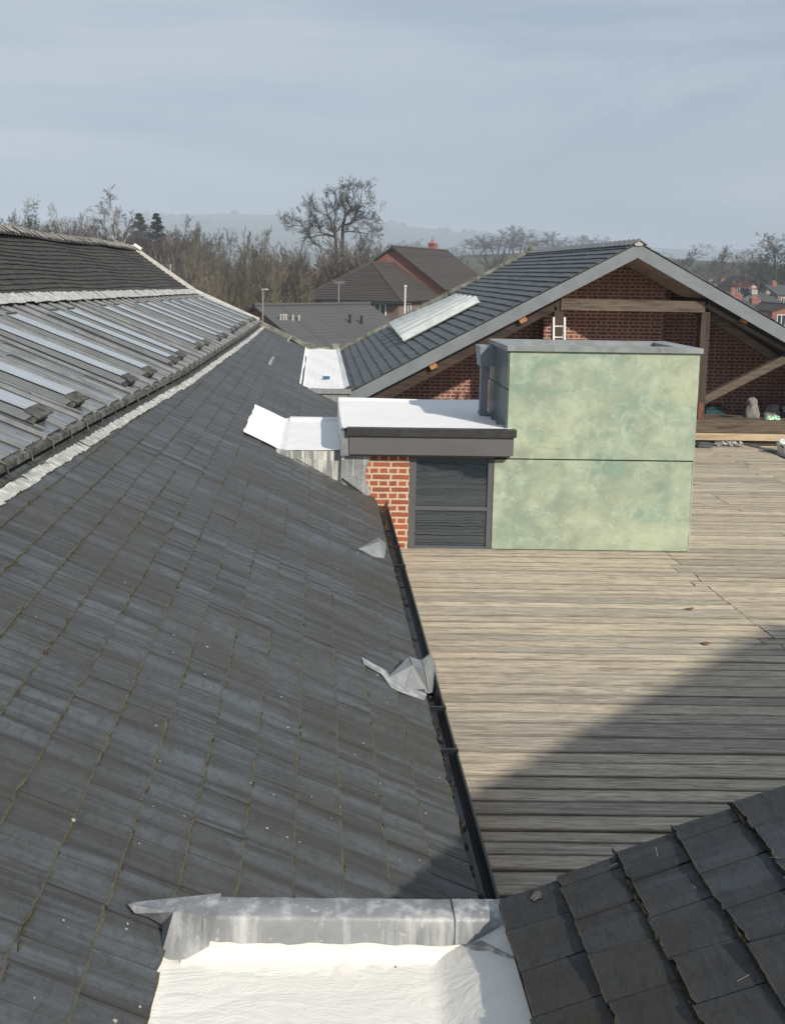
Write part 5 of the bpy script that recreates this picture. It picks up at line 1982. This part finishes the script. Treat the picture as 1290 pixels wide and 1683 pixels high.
# the two great oaks, grown on their own skeletons
def oak(lab, segs, Y, seed, tw=.018):
    rr = random.Random(seed)
    tr, cw_ = MB(), MB()
    x0 = P(segs[0][0][0], 400, Y).x
    o = thing('oak_tree', lab, 'tree', (x0, Y, gz(x0, Y)))

    def rv():
        return Vector((rr.uniform(-1, 1), rr.uniform(-1, 1), rr.uniform(-1, 1)))

    def twigs(p, d, ln, r, lev):
        pts, rad = [p], [r]
        for i in range(3):
            d = (d + rv() * .28 + Vector((0, 0, .07))).normalized()
            pts.append(pts[-1] + d * ln / 3)
            rad.append(max(tw * .5, r * (1 - .25 * (i + 1))))
        cw_.tube(pts, rad, 3, False)
        if lev < 3:
            for k in range((5, 4, 3)[lev]):
                i = rr.randrange(0, 3)
                twigs(pts[i].lerp(pts[i + 1], rr.random()), (d + rv() * .8).normalized(), ln * rr.uniform(.4, .7), max(tw * .6, r * .5), lev + 1)
    for seg in segs:
        pts, rad = [], []
        off = rr.uniform(-1, 1)
        for i, (x, y, wpx) in enumerate(seg):
            yy = Y + off * 2.2 * i / len(seg) * (1 if len(seg[0]) else 0) + (rr.uniform(-.4, .4) if i else 0)
            pts.append(P(x, y, yy))
            rad.append(wpx / F * Y / 2)
        tr.tube(pts, rad, 6, False)
        for i in range(1, len(pts)):
            if seg[i][2] > 4.2:
                continue
            d = (pts[i] - pts[i - 1]).normalized()
            for k in range(2 if i < len(pts) - 1 else 3):
                dd = (d * .8 + rv() * .9 + Vector((0, 0, .15))).normalized()
                twigs(pts[i - 1].lerp(pts[i], rr.random()) if i < len(pts) - 1 else pts[i], dd, rr.uniform(.8, 1.7), max(tw, rad[i] * .5), 0)
    tr.build('trunk', M['oak'], o)
    cw_.build('crown', M['twig_oak'], o)
    return o


K7 = 180 / 1290


def z7(*pts):
    return [(460 + x * K7, 300 + y * K7, w_) for x, y, w_ in pts]


S1 = [z7((668, 1150, 7), (662, 760, 5.5), (650, 640, 5), (655, 580, 4.6)),
      z7((650, 640, 4), (560, 605, 3), (490, 590, 2.4), (440, 480, 2), (400, 400, 1.3), (360, 320, .8)),
      z7((560, 605, 2.6), (430, 625, 2), (365, 640, 1.6)),
      z7((655, 590, 4), (610, 520, 3), (605, 440, 2.4), (560, 390, 2), (470, 345, 1.4), (420, 320, .9)),
      z7((560, 390, 1.8), (548, 300, 1.4), (545, 190, .9)),
      z7((560, 385, 1.4), (640, 320, 1.1), (690, 290, .8), (770, 270, .7)),
      z7((655, 580, 3.6), (640, 450, 2.6), (655, 370, 2.2), (640, 310, 1.8), (655, 180, 1.2)),
      z7((655, 380, 1.4), (700, 250, .9)),
      z7((640, 600, 2.4), (560, 500, 1.5), (480, 510, 1.0)),
      z7((480, 750, 3.4), (400, 710, 3), (350, 640, 2.6), (340, 590, 2.2), (270, 510, 1.9), (225, 455, 1.4), (150, 415, .8)),
      z7((340, 590, 1.6), (350, 490, 1.3), (345, 400, .9)),
      z7((270, 510, 1.4), (190, 500, 1.1), (110, 520, .8), (50, 475, .6)),
      z7((490, 590, 1.6), (400, 460, 1.2), (360, 430, .9))]
S2 = [z7((740, 1150, 7.5), (738, 640, 6), (740, 520, 5.2), (745, 470, 4.8)),
      z7((745, 480, 4.4), (770, 390, 3.4), (770, 320, 2.4), (740, 250, 1.6), (740, 130, 1)),
      z7((770, 380, 3), (830, 300, 2.4), (800, 200, 1.6), (790, 100, .9)),
      z7((745, 500, 3.8), (840, 480, 3), (900, 370, 2.4), (950, 250, 1.6), (960, 110, .9)),
      z7((840, 480, 2.4), (920, 400, 1.9), (1000, 330, 1.3), (1060, 260, .8)),
      z7((900, 340, 1.8), (980, 250, 1.2), (1040, 170, .8)),
      z7((780, 380, 2.4), (880, 320, 1.8), (960, 340, 1.3), (1050, 360, 1), (1080, 450, .7)),
      z7((760, 500, 3), (870, 450, 2.2), (960, 430, 1.6), (1040, 500, 1.1), (1080, 560, .7)),
      z7((745, 580, 3), (830, 570, 2.2), (940, 585, 1.7), (1030, 600, 1.2), (1110, 630, .8)),
      z7((740, 480, 3), (690, 540, 2), (660, 590, 1.4)),
      z7((770, 330, 1.8), (850, 210, 1.3), (900, 110, .8)),
      z7((830, 300, 1.6), (880, 180, 1.1), (850, 90, .7)),
      z7((870, 520, 1.8), (930, 560, 1.2), (960, 660, .7)),
      z7((900, 400, 1.6), (1010, 420, 1.1), (1085, 430, .7))]
_TW = .02
oak('spreading bare oak with crooked low limbs reaching left, left of the great pair', S1, 112, 5)
oak('dense bare oak with rounded crown, right of the great pair', S2, 113, 6)

T = tree
T('birch', 197, 320, 78, 110, 'tall birch with white stem and drooping purple twigs above the left ridge', 'birch_tree', rot=.5)
T('round', 18, 334, 84, 112, 'round bare tree at the left edge above the ridge')
T('pine', 58, 341, 60, 108, 'dark green pine beside the bare tree at the left edge', 'pine_tree')
T('round', 92, 341, 50, 114, 'slim bare tree just right of the dark green pine')
T('round2', 124, 354, 64, 116, 'low rounded bare tree between pine and birch')
T('round', 152, 352, 60, 118, 'bushy bare tree close to the left of the birch')
T('cone', 229, 351, 80, 165, 'dark conifer just right of the tall birch', 'conifer_tree')
T('cone', 257, 351, 76, 160, 'pointed dark conifer standing alone above the left verge', 'conifer_tree')
T('round', 287, 362, 70, 118, 'grey bare tree right of the pointed conifer')
T('round2', 318, 366, 40, 210, 'hazy grey bare tree above the verge')
T('ivy', 352, 392, 36, 200, 'dark rounded evergreen low behind the willow scrub', 'evergreen_tree')
T('tall', 338, 372, 34, 230, 'faint slim tree left of the willow scrub')
T('round', 420, 380, 50, 240, 'hazy bare tree behind the willow scrub')
T('round2', 378, 377, 46, 260, 'pale hazy tree above the willow scrub')
T('scrub', 262, 398, 110, 80, 'dark scrubby birch clump with leaning white stems', 'birch_scrub', rot=1.0)
T('scrub', 300, 408, 110, 84, 'dark brown scrub right of the leaning birch stems', 'birch_scrub', rot=3.0)
T('scrub', 235, 396, 100, 88, 'dark twiggy scrub below the conifers', 'birch_scrub', rot=4.4)
grp = 'thicket of bare willow and scrub behind the low block'
lab = 'bushy bare twigged tree in the brown thicket beyond the low block'
for (k, px, yt, wpx, Y) in (('thicket', 330, 420, 70, 82), ('thicket', 372, 398, 80, 92), ('thicket', 408, 396, 72, 88), ('thicket2', 440, 400, 70, 84), ('thicket', 352, 430, 60, 74), ('thicket', 395, 425, 80, 76),
                            ('thicket', 465, 392, 76, 98), ('thicket2', 500, 394, 70, 96), ('thicket2', 478, 410, 66, 82), ('thicket2', 525, 398, 70, 92), ('thicket2', 560, 388, 84, 90), ('thicket2', 598, 386, 80, 94),
                            ('thicket2', 620, 398, 56, 98), ('thicket2', 575, 402, 80, 84), ('thicket2', 540, 408, 70, 83), ('thicket', 425, 430, 70, 72), ('thicket2', 455, 440, 50, 78), ('scrub', 316, 440, 60, 70),
                            ('thicket2', 610, 408, 60, 86), ('thicket', 340, 405, 60, 100), ('thicket2', 510, 415, 60, 80), ('thicket', 380, 445, 60, 66), ('thicket', 420, 450, 50, 66)):
    T(k, px, yt + 18, wpx * 1.75, Y, lab, 'thicket_tree', grp)
grp = 'bare trees of the wood behind the left ridge'
lab = 'bare brown tree in the wood behind the left ridge'
for i in range(96):
    px = -10 + (i % 32) * 11 + rnd.uniform(-5, 5)
    T(rnd.choice(('round', 'round2', 'tall', 'round2')), px, (362, 376, 384)[i // 32] + .07 * px + rnd.uniform(-4, 9), rnd.uniform(80, 125), rnd.uniform(128, 190), lab, 'bare_tree', grp)
grp = 'small trees far off beyond the brown roof'
lab = 'small hazy tree on the far fields beyond the brown roof'
for (px, yt, wpx, Y, k) in ((655, 396, 32, 380, 'round'), (684, 393, 26, 400, 'round'), (640, 400, 30, 360, 'round2'), (668, 400, 24, 420, 'round'), (748, 402, 16, 520, 'round'), (722, 408, 14, 560, 'ivy'), (765, 408, 16, 520, 'ivy'), (735, 410, 12, 560, 'ivy'), (700, 404, 16, 480, 'round2')):
    T(k, px, yt, wpx, Y, lab, 'distant_tree', grp)
T('tall', 711, 389, 18, 330, 'slim hazy tree standing up alone beyond the brown roof', 'distant_tree')
for (px, yt, wpx, Y) in ((675, 424, 60, 200), (715, 420, 56, 200), (755, 424, 60, 200), (795, 420, 60, 210), (820, 415, 60, 220)):
    T('round2', px, yt, wpx, Y, 'low grey brown tree below the green field', 'hedgerow_tree', 'low trees below the green field')
grp = 'trees of the wood crowning the hill'
lab = 'hazy grey tree of the wood on the hill behind the slate gable'
for (px, yt, wpx) in ((780, 392, 30), (800, 386, 32), (820, 374, 40), (838, 371, 36), (856, 378, 34), (872, 380, 30), (845, 388, 40), (812, 392, 40), (790, 400, 36), (915, 380, 36), (930, 388, 24), (948, 387, 22), (962, 386, 20), (905, 392, 30), (885, 394, 26), (975, 392, 20), (828, 398, 40), (862, 396, 36)):
    T(rnd.choice(('round', 'round2', 'round')), px, yt, wpx * 1.5, rnd.uniform(390, 440), lab, 'hill_tree', grp)
T('round', 977, 387, 16, 420, 'small lone round tree on the hill left of the apex', 'hill_tree')
T('round', 1000, 389, 24, 420, 'wide lone tree on the hill right beside the apex', 'hill_tree')
T('round', 1138, 404, 96, 205, 'wide bare tree right of the gable above the town')
T('round2', 1182, 405, 66, 215, 'upright bare tree, middle of the three above the town')
T('round', 1213, 411, 72, 220, 'slim bare tree, third from the gable above the town')
T('ivy', 1238, 424, 34, 230, 'round dark evergreen behind the red brick terrace', 'evergreen_tree')
T('round2', 1282, 386, 130, 190, 'big dark twiggy tree at the right edge')
T('ivy', 1294, 400, 96, 200, 'dark ivy clad tree filling the right edge', 'evergreen_tree')
T('ivy', 1262, 420, 64, 205, 'dark evergreen mass below the big tree at right edge', 'evergreen_tree')
T('ivy', 1250, 438, 60, 200, 'low dark evergreen above the white cottage', 'evergreen_tree')
T('round', 1254, 414, 90, 195, 'bare tree leaning out left of the big right edge tree')
grp = 'low bare trees behind the town'
lab = 'low grey bare tree between the town and the hill'
for i, px in enumerate((1105, 1120, 1150, 1165, 1195, 1215, 1230)):
    T('round2' if i % 2 else 'round', px, 426 + 3 * (i % 3), 70, 235 + 5 * i, lab, 'bare_tree', grp)

# far woods reading as one mass
mb = MB()
rr = random.Random(77)
for k in range(1500):
    Y = rr.choice((rr.uniform(600, 1100), rr.uniform(900, 2200), rr.uniform(1800, 3000)))
    px = rr.uniform(-60, 1350)
    x = (px - 522) / F * Y
    t = math.sin(x * .006 + Y * .004) + math.sin(x * .017 - Y * .009)
    if t < .35:
        continue
    s = rr.uniform(4, 8)
    z = gz(x, Y)
    for j in range(3):
        mb.blob((x + rr.uniform(-6, 6), Y + rr.uniform(-6, 6), z + s * .5), s, 1.3, 1.3, rr.uniform(.7, 1.1), 6, 4, .35, rr)
tag(mb.build('far_woods', plain('distant winter woods', (.07, .062, .05), (.04, .045, .036), .05, 1.0)), 'faint strips of wood on the far hazy hills', 'woodland', kind='stuff')

# ------------------------------------------------------------------ haze
mb = MB()
mb.box(-5200, 5200, -60, 5200, -12, 175)
hm = bpy.data.materials.new('haze')
hm.use_nodes = True
ht = hm.node_tree
ht.nodes.clear()
ho = ht.nodes.new('ShaderNodeOutputMaterial')
hv = ht.nodes.new('ShaderNodeVolumePrincipled')
hv.inputs['Color'].default_value = (.74, .86, 1.0, 1)
hv.inputs['Density'].default_value = .00055
hv.inputs['Anisotropy'].default_value = -.15
ht.links.new(hv.outputs[0], ho.inputs['Volume'])
tag(mb.build('haze', hm), 'pale blue winter haze in the air', 'haze', kind='stuff')
